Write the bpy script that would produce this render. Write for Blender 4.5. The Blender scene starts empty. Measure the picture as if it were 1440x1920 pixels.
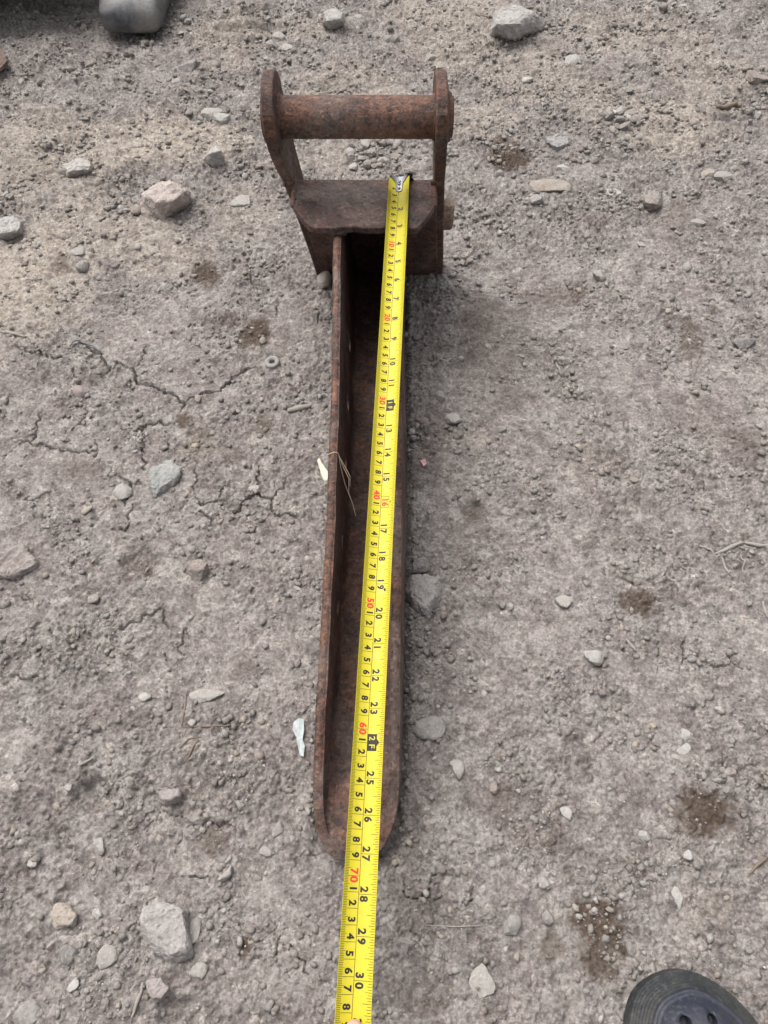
import bpy, bmesh, math, random
import numpy as np
from mathutils import Vector, Matrix
from math import radians, sin, cos, pi, sqrt

scene = bpy.context.scene
COL = scene.collection
CM = 0.01

# ------------------------------------------------------------------ camera
PITCH = 33.0                      # degrees away from straight down
CAMH = 66.7                       # cm
cam_d = bpy.data.cameras.new("camera")
cam_d.sensor_fit = 'VERTICAL'
cam_d.sensor_height = 24.0
cam_d.lens = 24.0 * 1400.0 / 1920.0
cam_d.clip_start = 0.01
cam_d.clip_end = 200.0
cam = bpy.data.objects.new("camera", cam_d)
COL.objects.link(cam)
cam.location = (0, 0, CAMH * CM)
cam.rotation_euler = (radians(PITCH), 0, 0)
scene.camera = cam

# ------------------------------------------------------------------ sky, sun, exposure (bright overcast)
SUN_EL, SUN_AZ = radians(62), radians(-42)     # from the upper left, behind the bucket
world = bpy.data.worlds.new("World")
scene.world = world
world.use_nodes = True
wn, wl = world.node_tree.nodes, world.node_tree.links
bgn = wn["Background"]
sky = wn.new("ShaderNodeTexSky")
sky.sky_type = 'NISHITA'
sky.sun_disc = False
sky.sun_elevation = SUN_EL
sky.sun_rotation = SUN_AZ
sky.air_density = 1.0
sky.dust_density = 6.0
sky.ozone_density = 1.0
hsv = wn.new("ShaderNodeHueSaturation")
hsv.inputs["Saturation"].default_value = 0.22     # cloud cover: nearly white light
wl.new(sky.outputs[0], hsv.inputs["Color"])
wl.new(hsv.outputs[0], bgn.inputs[0])
bgn.inputs[1].default_value = 0.12
sun_d = bpy.data.lights.new("sun", 'SUN')
sun_d.energy = 1.15
sun_d.angle = radians(38)
sun_d.color = (1.0, 0.978, 0.962)
sun = bpy.data.objects.new("sun", sun_d)
COL.objects.link(sun)
sdir = Vector((sin(SUN_AZ) * cos(SUN_EL), cos(SUN_AZ) * cos(SUN_EL), sin(SUN_EL)))
sun.rotation_euler = (-sdir).to_track_quat('-Z', 'Y').to_euler()
scene.view_settings.view_transform = 'Standard'
scene.view_settings.look = 'None'
scene.view_settings.exposure = 0.98
scene.view_settings.gamma = 1.0
scene.view_settings.use_curve_mapping = False

# ------------------------------------------------------------------ helpers
S_, C_ = sin(radians(PITCH)), cos(radians(PITCH))
FPX = 1400.0

def depth(F, h):
    return S_ * F + C_ * (CAMH - h)

def ground_at(px, py, h=0.0):
    """point of the plane at height h (cm) seen at a pixel of the photograph -> X, F (cm), depth"""
    k = (py - 960) / FPX
    Z = (CAMH - h) / (C_ + S_ * k)
    return (px - 720) / FPX * Z, S_ * Z - C_ * k * Z, Z

def smooth01(x):
    x = np.clip(x, 0, 1)
    return x * x * (3 - 2 * x)

def interp(x, xs, ys):
    return float(np.interp(x, xs, ys))

def link(o, parent=None):
    COL.objects.link(o)
    if parent is not None:
        o.parent = parent
    return o

def mesh_obj(name, verts, faces, mat=None, parent=None, smooth=False, scale=CM):
    me = bpy.data.meshes.new(name)
    me.from_pydata([(v[0] * scale, v[1] * scale, v[2] * scale) for v in verts], [], faces)
    bm = bmesh.new()
    bm.from_mesh(me)
    bmesh.ops.recalc_face_normals(bm, faces=bm.faces)
    bm.to_mesh(me)
    bm.free()
    if smooth:
        me.polygons.foreach_set("use_smooth", [True] * len(me.polygons))
    me.update()
    o = bpy.data.objects.new(name, me)
    if mat:
        me.materials.append(mat)
    return link(o, parent)

def tag(o, label, cat, group=None):
    o["label"] = label
    o["category"] = cat
    if group:
        o["group"] = group
    return o

def empty(name, loc=(0, 0, 0)):
    o = bpy.data.objects.new(name, None)
    o.empty_display_size = 0.02
    o.location = loc
    return link(o)

def bevel(o, w=0.0015, seg=2, ang=35):
    m = o.modifiers.new("bevel", 'BEVEL')
    m.width = w
    m.segments = seg
    m.limit_method = 'ANGLE'
    m.angle_limit = radians(ang)
    return o

def tube(name, pts, radii, mat, parent=None, n=10, scale=CM, caps=True):
    """swept tube through 3-D points (cm)"""
    P = [Vector(p) for p in pts]
    if not isinstance(radii, (list, tuple)):
        radii = [radii] * len(P)
    V, Fc = [], []
    up = Vector((0.13, 0.21, 0.97))
    for i, p in enumerate(P):
        t = (P[min(i + 1, len(P) - 1)] - P[max(i - 1, 0)]).normalized()
        a = t.cross(up)
        if a.length < 1e-4:
            a = t.cross(Vector((1, 0, 0)))
        a.normalize()
        b = t.cross(a)
        for k in range(n):
            th = 2 * pi * k / n
            V.append(p + (a * cos(th) + b * sin(th)) * radii[i])
    for i in range(len(P) - 1):
        for k in range(n):
            k2 = (k + 1) % n
            Fc.append((i * n + k, i * n + k2, (i + 1) * n + k2, (i + 1) * n + k))
    if caps:
        Fc.append(tuple(range(n - 1, -1, -1)))
        Fc.append(tuple((len(P) - 1) * n + k for k in range(n)))
    return mesh_obj(name, V, Fc, mat, parent, smooth=True, scale=scale)

# ------------------------------------------------------------------ numpy noise
def _hash(ix, iy, seed):
    h = (ix.astype(np.int64) * 374761393 + iy.astype(np.int64) * 668265263 + seed * 974634777) & 0xFFFFFFFF
    h = ((h ^ (h >> 13)) * 1274126177) & 0xFFFFFFFF
    h = ((h ^ (h >> 16)) * 2246822519) & 0xFFFFFFFF
    h = h ^ (h >> 15)
    return (h & 0xFFFFFF).astype(np.float32) / float(0xFFFFFF)

def vnoise(x, y, seed=0):
    xi, yi = np.floor(x), np.floor(y)
    fx, fy = (x - xi).astype(np.float32), (y - yi).astype(np.float32)
    u = fx * fx * fx * (fx * (fx * 6 - 15) + 10)
    v = fy * fy * fy * (fy * (fy * 6 - 15) + 10)
    def g(dx, dy):
        a = _hash(xi + dx, yi + dy, seed) * 6.2831853
        return np.cos(a) * (fx - dx) + np.sin(a) * (fy - dy)
    n0 = g(0, 0) * (1 - u) + g(1, 0) * u
    n1 = g(0, 1) * (1 - u) + g(1, 1) * u
    return (n0 * (1 - v) + n1 * v) * 1.5

def fbm(x, y, octv, seed=0, gain=0.5):
    r = np.zeros_like(x, dtype=np.float32)
    a = 1.0
    for o in range(octv):
        r += a * vnoise(x * 2 ** o + 17.3 * o, y * 2 ** o - 9.1 * o, seed + o)
        a *= gain
    return r

def worley(x, y, seed=0):
    xi, yi = np.floor(x), np.floor(y)
    f1 = np.full(x.shape, 9.0, np.float32)
    f2 = f1.copy()
    idv = np.zeros(x.shape, np.float32)
    for dx in (-1, 0, 1):
        for dy in (-1, 0, 1):
            cx, cy = xi + dx, yi + dy
            jx = _hash(cx, cy, seed)
            jy = _hash(cx, cy, seed + 101)
            d = np.sqrt((cx + jx - x) ** 2 + (cy + jy - y) ** 2).astype(np.float32)
            near = d < f1
            f2 = np.where(near, f1, np.minimum(f2, d))
            idv = np.where(near, _hash(cx, cy, seed + 202), idv)
            f1 = np.where(near, d, f1)
    return f1, f2, idv

# ------------------------------------------------------------------ materials
class NT:
    def __init__(self, name):
        self.m = bpy.data.materials.new(name)
        self.m.use_nodes = True
        self.t = self.m.node_tree
        self.b = self.t.nodes["Principled BSDF"]
        self.co = None
    def n(self, kind, **kw):
        nd = self.t.nodes.new(kind)
        for k, v in kw.items():
            if hasattr(nd, k):
                setattr(nd, k, v)
        return nd
    def l(self, a, b):
        self.t.links.new(a, b)
    def coord(self):
        if self.co is None:
            self.co = self.n("ShaderNodeTexCoord")
        return self.co.outputs["Object"]
    def noise(self, scale, detail=4, rough=0.55, dist=0.0, vec=None):
        nd = self.n("ShaderNodeTexNoise")
        nd.inputs["Scale"].default_value = scale
        nd.inputs["Detail"].default_value = detail
        nd.inputs["Roughness"].default_value = rough
        nd.inputs["Distortion"].default_value = dist
        self.l(vec if vec is not None else self.coord(), nd.inputs["Vector"])
        return nd.outputs["Fac"]
    def voro(self, scale, feature='F1', vec=None):
        nd = self.n("ShaderNodeTexVoronoi", feature=feature)
        nd.inputs["Scale"].default_value = scale
        self.l(vec if vec is not None else self.coord(), nd.inputs["Vector"])
        return nd.outputs["Distance"]
    def ramp(self, fac, stops, interp='LINEAR'):
        nd = self.n("ShaderNodeValToRGB")
        cr = nd.color_ramp
        cr.interpolation = interp
        while len(cr.elements) < len(stops):
            cr.elements.new(0.5)
        for e, (p, c) in zip(cr.elements, stops):
            e.position = p
            e.color = (c, c, c, 1) if not isinstance(c, (tuple, list)) else (*c, 1)
        self.l(fac, nd.inputs[0])
        return nd.outputs[0]
    def mix(self, fac, a, b, mode='MIX'):
        nd = self.n("ShaderNodeMix", data_type='RGBA', blend_type=mode)
        for sock, v in ((nd.inputs[0], fac), (nd.inputs[6], a), (nd.inputs[7], b)):
            if isinstance(v, (int, float)):
                sock.default_value = v
            elif isinstance(v, (tuple, list)):
                sock.default_value = (*v, 1)
            else:
                self.l(v, sock)
        return nd.outputs[2]
    def math(self, op, a, b=0.0):
        nd = self.n("ShaderNodeMath", operation=op)
        for sock, v in ((nd.inputs[0], a), (nd.inputs[1], b)):
            if isinstance(v, (int, float)):
                sock.default_value = v
            else:
                self.l(v, sock)
        return nd.outputs[0]
    def attr(self, name):
        return self.n("ShaderNodeAttribute", attribute_name=name)
    def bump(self, height, dist, strength=1.0, prev=None):
        nd = self.n("ShaderNodeBump")
        nd.inputs["Distance"].default_value = dist
        nd.inputs["Strength"].default_value = strength
        self.l(height, nd.inputs["Height"])
        if prev is not None:
            self.l(prev, nd.inputs["Normal"])
        self.l(nd.outputs[0], self.b.inputs["Normal"])
        return nd.outputs[0]
    def color(self, c):
        if isinstance(c, (tuple, list)):
            self.b.inputs["Base Color"].default_value = (*c, 1)
        else:
            self.l(c, self.b.inputs["Base Color"])
    def rough(self, r):
        if isinstance(r, (int, float)):
            self.b.inputs["Roughness"].default_value = r
        else:
            self.l(r, self.b.inputs["Roughness"])

def mat_plain(name, c, r=0.6, metal=0.0, var=0.25, scale=120):
    t = NT(name)
    f = t.noise(scale, 4)
    t.color(t.mix(f, tuple(x * (1 - var) for x in c), tuple(min(1, x * (1 + var)) for x in c)))
    t.rough(r)
    t.b.inputs["Metallic"].default_value = metal
    if name.startswith('print'):
        t.b.inputs["Specular IOR Level"].default_value = .2
    t.bump(t.noise(scale * 6, 3), 0.0004, 0.5)
    return t.m

def mat_rust(name, dark, mid, bright, orange_amt=0.5, dusty=0.15, grey=(0.058, 0.047, 0.045), grey_amt=0.45, wear=0.0, streak=(.35, 1, 1)):
    t = NT(name)
    n1 = t.noise(22, 5, 0.62, 0.4)
    n2 = t.noise(95, 6, 0.7, 0.3)
    n3 = t.noise(420, 4, 0.65)
    n4 = t.noise(1300, 2, 0.5)
    c = t.mix(t.ramp(n2, [(0.36, 0.0), (0.62, 1.0)]), tuple(x * .72 for x in dark), tuple(x * 1.12 for x in mid))
    c = t.mix(t.math('MULTIPLY', t.ramp(n1, [(0.42, 0.0), (0.60, 1.0)]), grey_amt), c, grey)
    of = t.math('MULTIPLY', t.ramp(t.noise(45, 7, 0.75, 0.9), [(0.49, 0.0), (0.57, 1.0)]), min(1, orange_amt * 1.5))
    c = t.mix(of, c, bright)
    mp = t.n("ShaderNodeMapping")
    mp.inputs["Scale"].default_value = streak
    t.l(t.coord(), mp.inputs["Vector"])
    ns = t.noise(34, 6, 0.7, 0.7, vec=mp.outputs[0])
    c = t.mix(t.math('MULTIPLY', t.ramp(ns, [(0.50, 0.0), (0.60, 1.0)]), 0.60), c, tuple(.5 * x + .5 * y for x, y in zip(mid, bright)))
    c = t.mix(t.math('MULTIPLY', t.ramp(ns, [(0.36, 1.0), (0.46, 0.0)]), 0.65), c, tuple(x * .62 for x in dark))
    # scale flaked off in small dark islands
    c = t.mix(t.math('MULTIPLY', t.ramp(t.noise(170, 5, 0.7, 0.6), [(0.36, 1.0), (0.44, 0.0)]), 0.75), c, tuple(x * .5 for x in grey))
    # fine speckle: bright rust grains, dark pits, dust
    c = t.mix(t.math('MULTIPLY', t.ramp(n3, [(0.58, 0.0), (0.70, 1.0)]), 0.40), c, bright)
    c = t.mix(t.math('MULTIPLY', t.ramp(n3, [(0.28, 1.0), (0.40, 0.0)]), 0.55), c, tuple(x * 0.35 for x in dark))
    c = t.mix(t.math('MULTIPLY', t.ramp(n4, [(0.55, 0.0), (0.68, 1.0)]), dusty * 1.6), c, (0.33, 0.28, 0.24))
    # settled dust, a thin film in patches
    c = t.mix(t.math('MULTIPLY', t.ramp(t.noise(12, 5, 0.65, 0.3), [(0.49, 0.0), (0.60, 1.0)]), dusty * 2.0), c, (0.25, 0.205, 0.178))
    vo = t.n("ShaderNodeTexVoronoi", feature='F1')
    vo.inputs["Scale"].default_value = 330
    t.l(t.coord(), vo.inputs["Vector"])
    sep = t.n("ShaderNodeSeparateColor")
    t.l(vo.outputs["Color"], sep.inputs[0])
    c = t.mix(.55, c, t.mix(1.0, c, t.ramp(sep.outputs[0], [(0.0, .25), (.25, .9), (.75, 1.05), (1.0, 1.9)]), 'MULTIPLY'))
    if wear:
        # rubbed edges
        bv = t.n("ShaderNodeBevel", samples=4)
        bv.inputs["Radius"].default_value = 0.0026
        ge = t.n("ShaderNodeNewGeometry")
        dt = t.n("ShaderNodeVectorMath", operation='DOT_PRODUCT')
        t.l(bv.outputs[0], dt.inputs[0])
        t.l(ge.outputs["Normal"], dt.inputs[1])
        e = t.ramp(dt.outputs["Value"], [(0.80, 1.0), (0.985, 0.0)])
        e = t.math('MULTIPLY', t.math('MULTIPLY', e, t.ramp(n2, [(0.36, 0.25), (0.6, 1.0)])), wear)
        c = t.mix(e, c, (0.22, 0.125, 0.085))
    t.color(c)
    t.rough(t.ramp(n2, [(0.3, 0.58), (0.7, 0.9)]))
    t.b.inputs["Specular IOR Level"].default_value = 0.35
    p = t.bump(n2, 0.0035, 0.9)
    p = t.bump(n3, 0.0014, 0.9, p)
    pit = t.ramp(t.voro(140), [(0.0, 0.0), (0.28, 1.0)])
    t.bump(pit, 0.0008, 0.6, p)
    return t.m

M = {}
M["rust_pin"] = mat_rust("rust_pin", (0.050, 0.026, 0.021), (0.115, 0.058, 0.043), (0.215, 0.100, 0.060), 0.34, 0.18)
M["rust_plate"] = mat_rust("rust_plate", (0.040, 0.021, 0.017), (0.080, 0.039, 0.029), (0.165, 0.072, 0.040), 0.38, 0.16, wear=.9)
M["rust_cross"] = mat_rust("rust_cross", (0.036, 0.023, 0.021), (0.068, 0.042, 0.037), (0.135, 0.062, 0.042), 0.36, 0.17, grey_amt=0.7, wear=1.0)
M["rust_wall"] = mat_rust("rust_wall", (0.038, 0.021, 0.017), (0.075, 0.039, 0.029), (0.160, 0.072, 0.042), 0.42, 0.14, streak=(1, .2, 1))
M["rust_floor"] = mat_rust("rust_floor", (0.038, 0.022, 0.018), (0.075, 0.040, 0.031), (0.160, 0.073, 0.045), 0.35, 0.10)
M["weld"] = mat_rust("weld_rust", (0.06, 0.033, 0.025), (0.11, 0.055, 0.038), (0.17, 0.08, 0.045), 0.3, 0.1)

def mat_ground():
    t = NT("dry_earth")
    n1 = t.noise(9, 5, 0.6, 0.3)
    n2 = t.noise(60, 5, 0.62)
    n3 = t.noise(330, 4, 0.65)
    n4 = t.noise(1500, 2, 0.6)
    c = t.mix(t.ramp(n1, [(0.36, 0.0), (0.64, 1.0)]), (0.198, 0.172, 0.163), (0.276, 0.247, 0.233))
    c = t.mix(t.math('MULTIPLY', t.ramp(t.noise(16, 4, 0.6), [(0.5, 0.0), (0.7, 1.0)]), 0.55), c, (0.218, 0.180, 0.170))
    c = t.mix(t.math('MULTIPLY', t.ramp(t.noise(26, 6, .68, .5), [(.47, 0), (.54, 1)]), .62), c, (0.352, 0.326, 0.302))
    tan = t.attr("tan").outputs["Fac"]
    c = t.mix(t.math('MULTIPLY', tan, t.ramp(n2, [(0.25, 0.5), (0.6, 1.0)])), c, (0.385, 0.334, 0.280))
    c = t.mix(t.math('MULTIPLY', t.ramp(n2, [(0.50, 0.0), (0.68, 1.0)]), 0.6), c, (0.356, 0.330, 0.306))
    c = t.mix(t.math('MULTIPLY', t.ramp(n2, [(0.32, 1.0), (0.48, 0.0)]), 0.7), c, (0.125, 0.110, 0.100))
    c = t.mix(t.math('MULTIPLY', t.ramp(n3, [(0.53, 0.0), (0.68, 1.0)]), 0.42), c, (0.44, 0.42, 0.39))
    c = t.mix(t.math('MULTIPLY', t.ramp(n3, [(0.32, 1.0), (0.47, 0.0)]), 0.48), c, (0.090, 0.081, 0.074))
    c = t.mix(t.math('MULTIPLY', t.ramp(n4, [(0.62, 0.0), (0.72, 1.0)]), 0.35), c, (0.50, 0.48, 0.45))
    # mosaic of tiny chips, each with its own tone
    for sc, lo, hi, amt in ((210, (0.50, 0.46, 0.43), (1.50, 1.47, 1.43), .55), (520, (0.55, 0.52, 0.49), (1.45, 1.43, 1.40), .5)):
        vo = t.n("ShaderNodeTexVoronoi", feature='F1')
        vo.inputs["Scale"].default_value = sc
        vo.inputs["Randomness"].default_value = 1.0
        wv = t.n("ShaderNodeVectorMath", operation='MULTIPLY_ADD')
        nzv = t.n("ShaderNodeTexNoise")
        nzv.inputs["Scale"].default_value = sc * 1.7
        t.l(t.coord(), nzv.inputs["Vector"])
        t.l(nzv.outputs["Color"], wv.inputs[0])
        wv.inputs[1].default_value = (.7 / sc, .7 / sc, .7 / sc)
        t.l(t.coord(), wv.inputs[2])
        t.l(wv.outputs[0], vo.inputs["Vector"])
        sep = t.n("ShaderNodeSeparateColor")
        t.l(vo.outputs["Color"], sep.inputs[0])
        tone = t.ramp(sep.outputs[0], [(0.0, lo), (0.55, (1.0, 1.0, 1.0)), (0.85, (1.08, 1.07, 1.06)), (1.0, hi)])
        c = t.mix(amt, c, t.mix(1.0, c, tone, 'MULTIPLY'))
    st = t.attr("stain").outputs["Fac"]
    sf = t.math('MULTIPLY', st, t.ramp(t.noise(140, 4, 0.65), [(0.3, 0.75), (0.6, 1.0)]))
    c = t.mix(sf, c, t.mix(t.ramp(n3, [(0.35, 0.0), (0.7, 1.0)]), (0.058, 0.040, 0.030), (0.125, 0.092, 0.068)))
    t.color(c)
    t.rough(0.95)
    t.b.inputs["Specular IOR Level"].default_value = 0.15
    p = t.bump(n3, 0.0026, 0.9)
    p = t.bump(n4, 0.0010, 1.0, p)
    return t.m

def mat_stone(name, attr_color=False, rough=0.85, contrast=1.0):
    t = NT(name)
    if attr_color:
        base = t.attr("tint").outputs["Color"]
    else:
        base = t.n("ShaderNodeObjectInfo").outputs["Color"]
    n1 = t.noise(70, 6, 0.7, 0.6)
    n2 = t.noise(380, 4, 0.68)
    c = t.mix(t.math('MULTIPLY', t.ramp(n1, [(0.35, 1.0), (0.52, 0.0)]), 0.5 * contrast), base, (0.68, 0.65, 0.63), 'MULTIPLY')
    # earth dust caked on in patches
    c = t.mix(t.math('MULTIPLY', t.ramp(t.noise(110, 6, .72, .4), [(0.48, 0.0), (0.60, 1.0)]), 0.6 * contrast), c, (0.30, 0.272, 0.250))
    c = t.mix(t.math('MULTIPLY', t.ramp(n1, [(0.56, 0.0), (0.70, 1.0)]), 0.4 * contrast), c, (0.44, 0.415, 0.38))
    c = t.mix(t.math('MULTIPLY', t.ramp(n2, [(0.55, 0.0), (0.70, 1.0)]), 0.5 * contrast), c, (0.45, 0.43, 0.40))
    c = t.mix(t.math('MULTIPLY', t.ramp(n2, [(0.30, 1.0), (0.45, 0.0)]), 0.4 * contrast), c, (0.12, 0.108, 0.098))
    t.color(c)
    t.rough(rough)
    t.b.inputs["Specular IOR Level"].default_value = 0.25
    p = t.bump(n1, 0.0035, 0.8)
    t.bump(n2, 0.0014, 0.9, p)
    return t.m

M["ground"] = mat_ground()
M["stone"] = mat_stone("stone")
M["grit"] = mat_stone("grit", attr_color=True, contrast=0.6)

# ------------------------------------------------------------------ terrain heights
# tub outline (cm) so that the soil stays below the steel
CX_F = [9, 15, 21, 35, 50, 70, 82]
CX_X = [-2.45, -2.02, -1.70, -1.24, -0.90, -0.90, -0.70]

TAN = [(60, 520, 130, 120, 1.0), (40, 300, 120, 110, .75), (150, 280, 150, 70, .9), (300, 262, 160, 55, 1.0), (410, 270, 60, 45, .9),
       (250, 440, 90, 60, .75), (150, 420, 90, 90, .7), (290, 480, 110, 45, .7), (440, 70, 90, 60, .6), (560, 60, 70, 30, .5), (660, 170, 110, 60, .55),
       (830, 20, 130, 50, .75), (860, 90, 120, 50, .6), (1000, 150, 120, 60, .45), (1180, 70, 160, 50, .5), (1250, 240, 120, 55, .8), (1330, 150, 100, 60, .55),
       (1120, 190, 90, 50, .5), (900, 230, 90, 40, .6), (640, 300, 70, 40, .5), (540, 290, 60, 40, .3), (370, 840, 35, 30, .5), (1100, 880, 60, 25, .3),
       (890, 830, 35, 20, .4), (1330, 1700, 60, 50, .3), (60, 620, 60, 40, .4), (450, 390, 80, 60, .35)]
STAIN = [(385, 517, 24, 20, 1.0), (480, 628, 30, 22, .95), (425, 605, 24, 12, .5), (950, 299, 36, 26, 1.0), (1195, 1130, 30, 22, .85), (1320, 1522, 48, 40, .95),
         (1122, 1728, 40, 52, 1.0), (1130, 1790, 40, 40, .8), (1035, 1775, 22, 22, .55), (345, 790, 14, 12, .9), (375, 835, 24, 40, .35), (395, 1567, 28, 26, .55),
         (1295, 640, 22, 32, .5), (960, 745, 34, 26, .35), (1050, 555, 60, 16, .4), (905, 605, 45, 40, .35), (495, 795, 14, 20, .55), (265, 1055, 30, 22, .4),
         (890, 955, 22, 18, .4), (115, 505, 22, 18, .5), (800, 820, 30, 30, .35), (940, 1500, 30, 40, .35), (1130, 860, 50, 30, .2), (460, 1775, 16, 18, .9),
         (800, 1890, 30, 20, .4), (150, 880, 30, 18, .35), (430, 855, 24, 14, .35), (920, 665, 60, 45, .3), (780, 1700, 40, 40, .25), (350, 1500, 40, 30, .3),
         (1010, 1560, 40, 40, .25), (460, 1250, 24, 20, .3), (1320, 780, 50, 40, .25), (1270, 420, 60, 40, .25), (1390, 830, 40, 40, .35), (60, 330, 60, 20, .25)]
DENT = [(265, 1055, 42, 30, .8), (178, 1490, 40, 36, 1.4), (120, 290, 60, 28, 1.0), (145, 305, 42, 30, .8), (887, 957, 24, 26, .7), (30, 425, 50, 40, .9), (380, 400, 60, 45, .6),
        (250, 355, 60, 50, .9), (700, 70, 80, 30, .8), (330, 60, 120, 40, .7), (640, 20, 60, 30, .7), (1222, 380, 36, 36, .6), (372, 1075, 38, 34, .5), (610, 40, 40, 30, .5),
        (1040, 1720, 90, 60, .35), (60, 1830, 80, 70, .6), (340, 1900, 40, 30, .8), (30, 1880, 70, 40, .7), (800, 1120, 60, 66, .6), (470, 70, 90, 24, .8), (905, 1830, 40, 40, .3)]
RISE = [(450, 74, 62, 9, 2.2), (455, 52, 62, 8, 2.0), (460, 28, 60, 9, 1.6), (700, 265, 70, 40, .8), (1180, 235, 60, 50, .9), (890, 60, 110, 60, 1.0), (60, 470, 120, 110, .8), (980, 45, 70, 40, .8), (300, 300, 200, 40, .6),
        (1400, 130, 60, 70, .8), (1230, 20, 120, 40, .8), (900, 470, 80, 50, .6), (790, 1110, 50, 60, .5), (1350, 1470, 40, 30, .5), (530, 80, 60, 40, .6), (1100, 90, 140, 60, .4)]
CR = []
def cr(ox, oy, sc, pts, w=1.0):
    CR.append(([(ox + x / sc, oy + y / sc) for x, y in pts], w))
A_ = (0, 640, 2.4)
for pts, w in [([(75, 15), (130, 45), (180, 45), (190, 65), (235, 70), (305, 82)], 1.2), ([(370, 10), (420, 45), (470, 85), (500, 125), (460, 150)], 1.2),
               ([(500, 125), (520, 100), (540, 92), (600, 130), (615, 190), (690, 200), (740, 235), (775, 235), (830, 278), (815, 315)], 1.5),
               ([(830, 278), (870, 250), (930, 230), (995, 230), (1010, 205), (1065, 165), (1110, 130), (1180, 125)], 1.3), ([(660, 20), (640, 80), (610, 110)], 1.0),
               ([(310, 100), (345, 165), (355, 190)], .8), ([(545, 395), (640, 400), (660, 375), (785, 372)], 1.1), ([(640, 400), (645, 460), (640, 510), (655, 575)], 1.1),
               ([(540, 605), (585, 640), (570, 690), (560, 730)], 1.4), ([(585, 640), (620, 620), (655, 640)], 1.1), ([(490, 560), (500, 610), (540, 605)], .8),
               ([(190, 300), (170, 390), (135, 455), (60, 445)], 1.0), ([(135, 455), (220, 470), (290, 490), (430, 495), (430, 440)], 1.0), ([(390, 290), (380, 345), (290, 415)], 1.0),
               ([(875, 690), (905, 735), (980, 715), (1005, 660), (1040, 660)], 1.2), ([(1050, 785), (1090, 730), (1145, 695), (1220, 715), (1290, 640)], 1.3),
               ([(1145, 695), (1170, 640), (1165, 560)], 1.0), ([(1220, 715), (1240, 790), (1300, 780), (1355, 820)], .9), ([(595, 730), (580, 800), (560, 850), (500, 840)], 1.0),
               ([(865, 770), (900, 760), (960, 800), (940, 860)], .9), ([(500, 1320), (560, 1290), (640, 1240), (740, 1180)], .9), ([(840, 1290), (800, 1390), (830, 1410)], .9),
               ([(720, 1400), (750, 1435)], .9), ([(740, 1180), (730, 1260), (790, 1280)], .7), ([(155, 800), (155, 720), (185, 690), (250, 665)], .8), ([(690, 770), (735, 800)], .8),
               ([(790, 910), (840, 915)], .9), ([(180, 60), (170, 120), (110, 130)], .7), ([(760, 430), (750, 490), (690, 500)], .8), ([(885, 520), (890, 600), (870, 690)], .7),
               ([(40, 1500), (110, 1520), (200, 1500)], .8), ([(520, 1480), (620, 1455)], .7), ([(230, 1310), (270, 1360)], .9), ([(60, 1150), (150, 1170)], .9)]:
    cr(*A_, pts, w * 1.22)
B_ = (0, 1280, 2.25)
for pts, w in [([(430, 1075), (490, 1060), (560, 1030), (610, 960), (650, 910)], 1.3), ([(740, 820), (800, 820), (860, 825), (890, 790)], 1.1), ([(1285, 710), (1365, 705)], 1.2),
               ([(1285, 710), (1240, 740), (1230, 790)], 1.0), ([(1140, 1180), (1170, 1100), (1200, 1040)], 1.1), ([(1170, 1100), (1240, 1120), (1255, 1160), (1280, 1220), (1330, 1270)], 1.1),
               ([(580, 640), (610, 620), (660, 570), (700, 540), (800, 590)], .9), ([(760, 610), (750, 680), (740, 720)], .8), ([(800, 590), (830, 605), (890, 590), (970, 605)], 1.2),
               ([(600, 730), (660, 760), (640, 850), (560, 860)], .7), ([(860, 1000), (930, 950), (950, 900)], .8), ([(1060, 1160), (1100, 1150), (1150, 1190)], .9), ([(1200, 880), (1250, 930)], .9),
               ([(510, 950), (520, 1000), (560, 1030)], .7), ([(0, 385), (60, 380), (100, 360)], .9), ([(60, 150), (170, 200)], .8), ([(500, 790), (490, 860)], .7), ([(520, 200), (580, 180)], .9),
               ([(1150, 460), (1250, 455)], 1.2), ([(980, 1230), (1010, 1180)], .7), ([(880, 740), (895, 790)], .7)]:
    cr(*B_, pts, w * .68)
D_ = (740, 1280, 2.057)
for pts, w in [([(30, 760), (45, 825), (100, 830), (135, 815), (145, 740), (170, 730)], 1.3), ([(135, 815), (200, 830)], 1.0), ([(215, 845), (300, 845), (305, 790), (280, 755)], 1.1),
               ([(1080, 80), (1130, 95), (1200, 90), (1235, 50), (1235, 20)], 1.2), ([(890, 910), (915, 880)], 1.0), ([(20, 980), (60, 960), (110, 990)], 1.0), ([(1020, 430), (1025, 480)], .9),
               ([(860, 350), (855, 410)], .7), ([(950, 110), (985, 130)], .9), ([(865, 45), (920, 55)], .8), ([(1150, 790), (1215, 770)], .8), ([(770, 1230), (760, 1270)], .9), ([(160, 1100), (175, 1150)], .8),
               ([(205, 480), (215, 540), (200, 600)], .6), ([(45, 640), (50, 690)], .8)]:
    cr(*D_, pts, w * .6)
E_ = (750, 640, 2.087)
for pts, w in [([(1000, 1070), (1015, 1110), (1000, 1150), (970, 1150)], 1.0), ([(1015, 1160), (1015, 1220), (1005, 1300)], 1.1), ([(1115, 1130), (1100, 1190), (1110, 1240), (1090, 1300)], 1.1),
               ([(1110, 1230), (1160, 1230), (1240, 1275), (1300, 1260), (1320, 1210)], 1.0), ([(470, 985), (530, 1025)], 1.2), ([(510, 500), (490, 570)], .9), ([(640, 130), (700, 150)], .8),
               ([(940, 830), (930, 900)], .9), ([(170, 550), (200, 580)], .9), ([(220, 590), (230, 640), (260, 650)], .9), ([(780, 170), (785, 230)], .8), ([(1040, 900), (1030, 950)], .9), ([(1180, 700), (1230, 760)], .8)]:
    cr(*E_, pts, w * .75)
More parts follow.
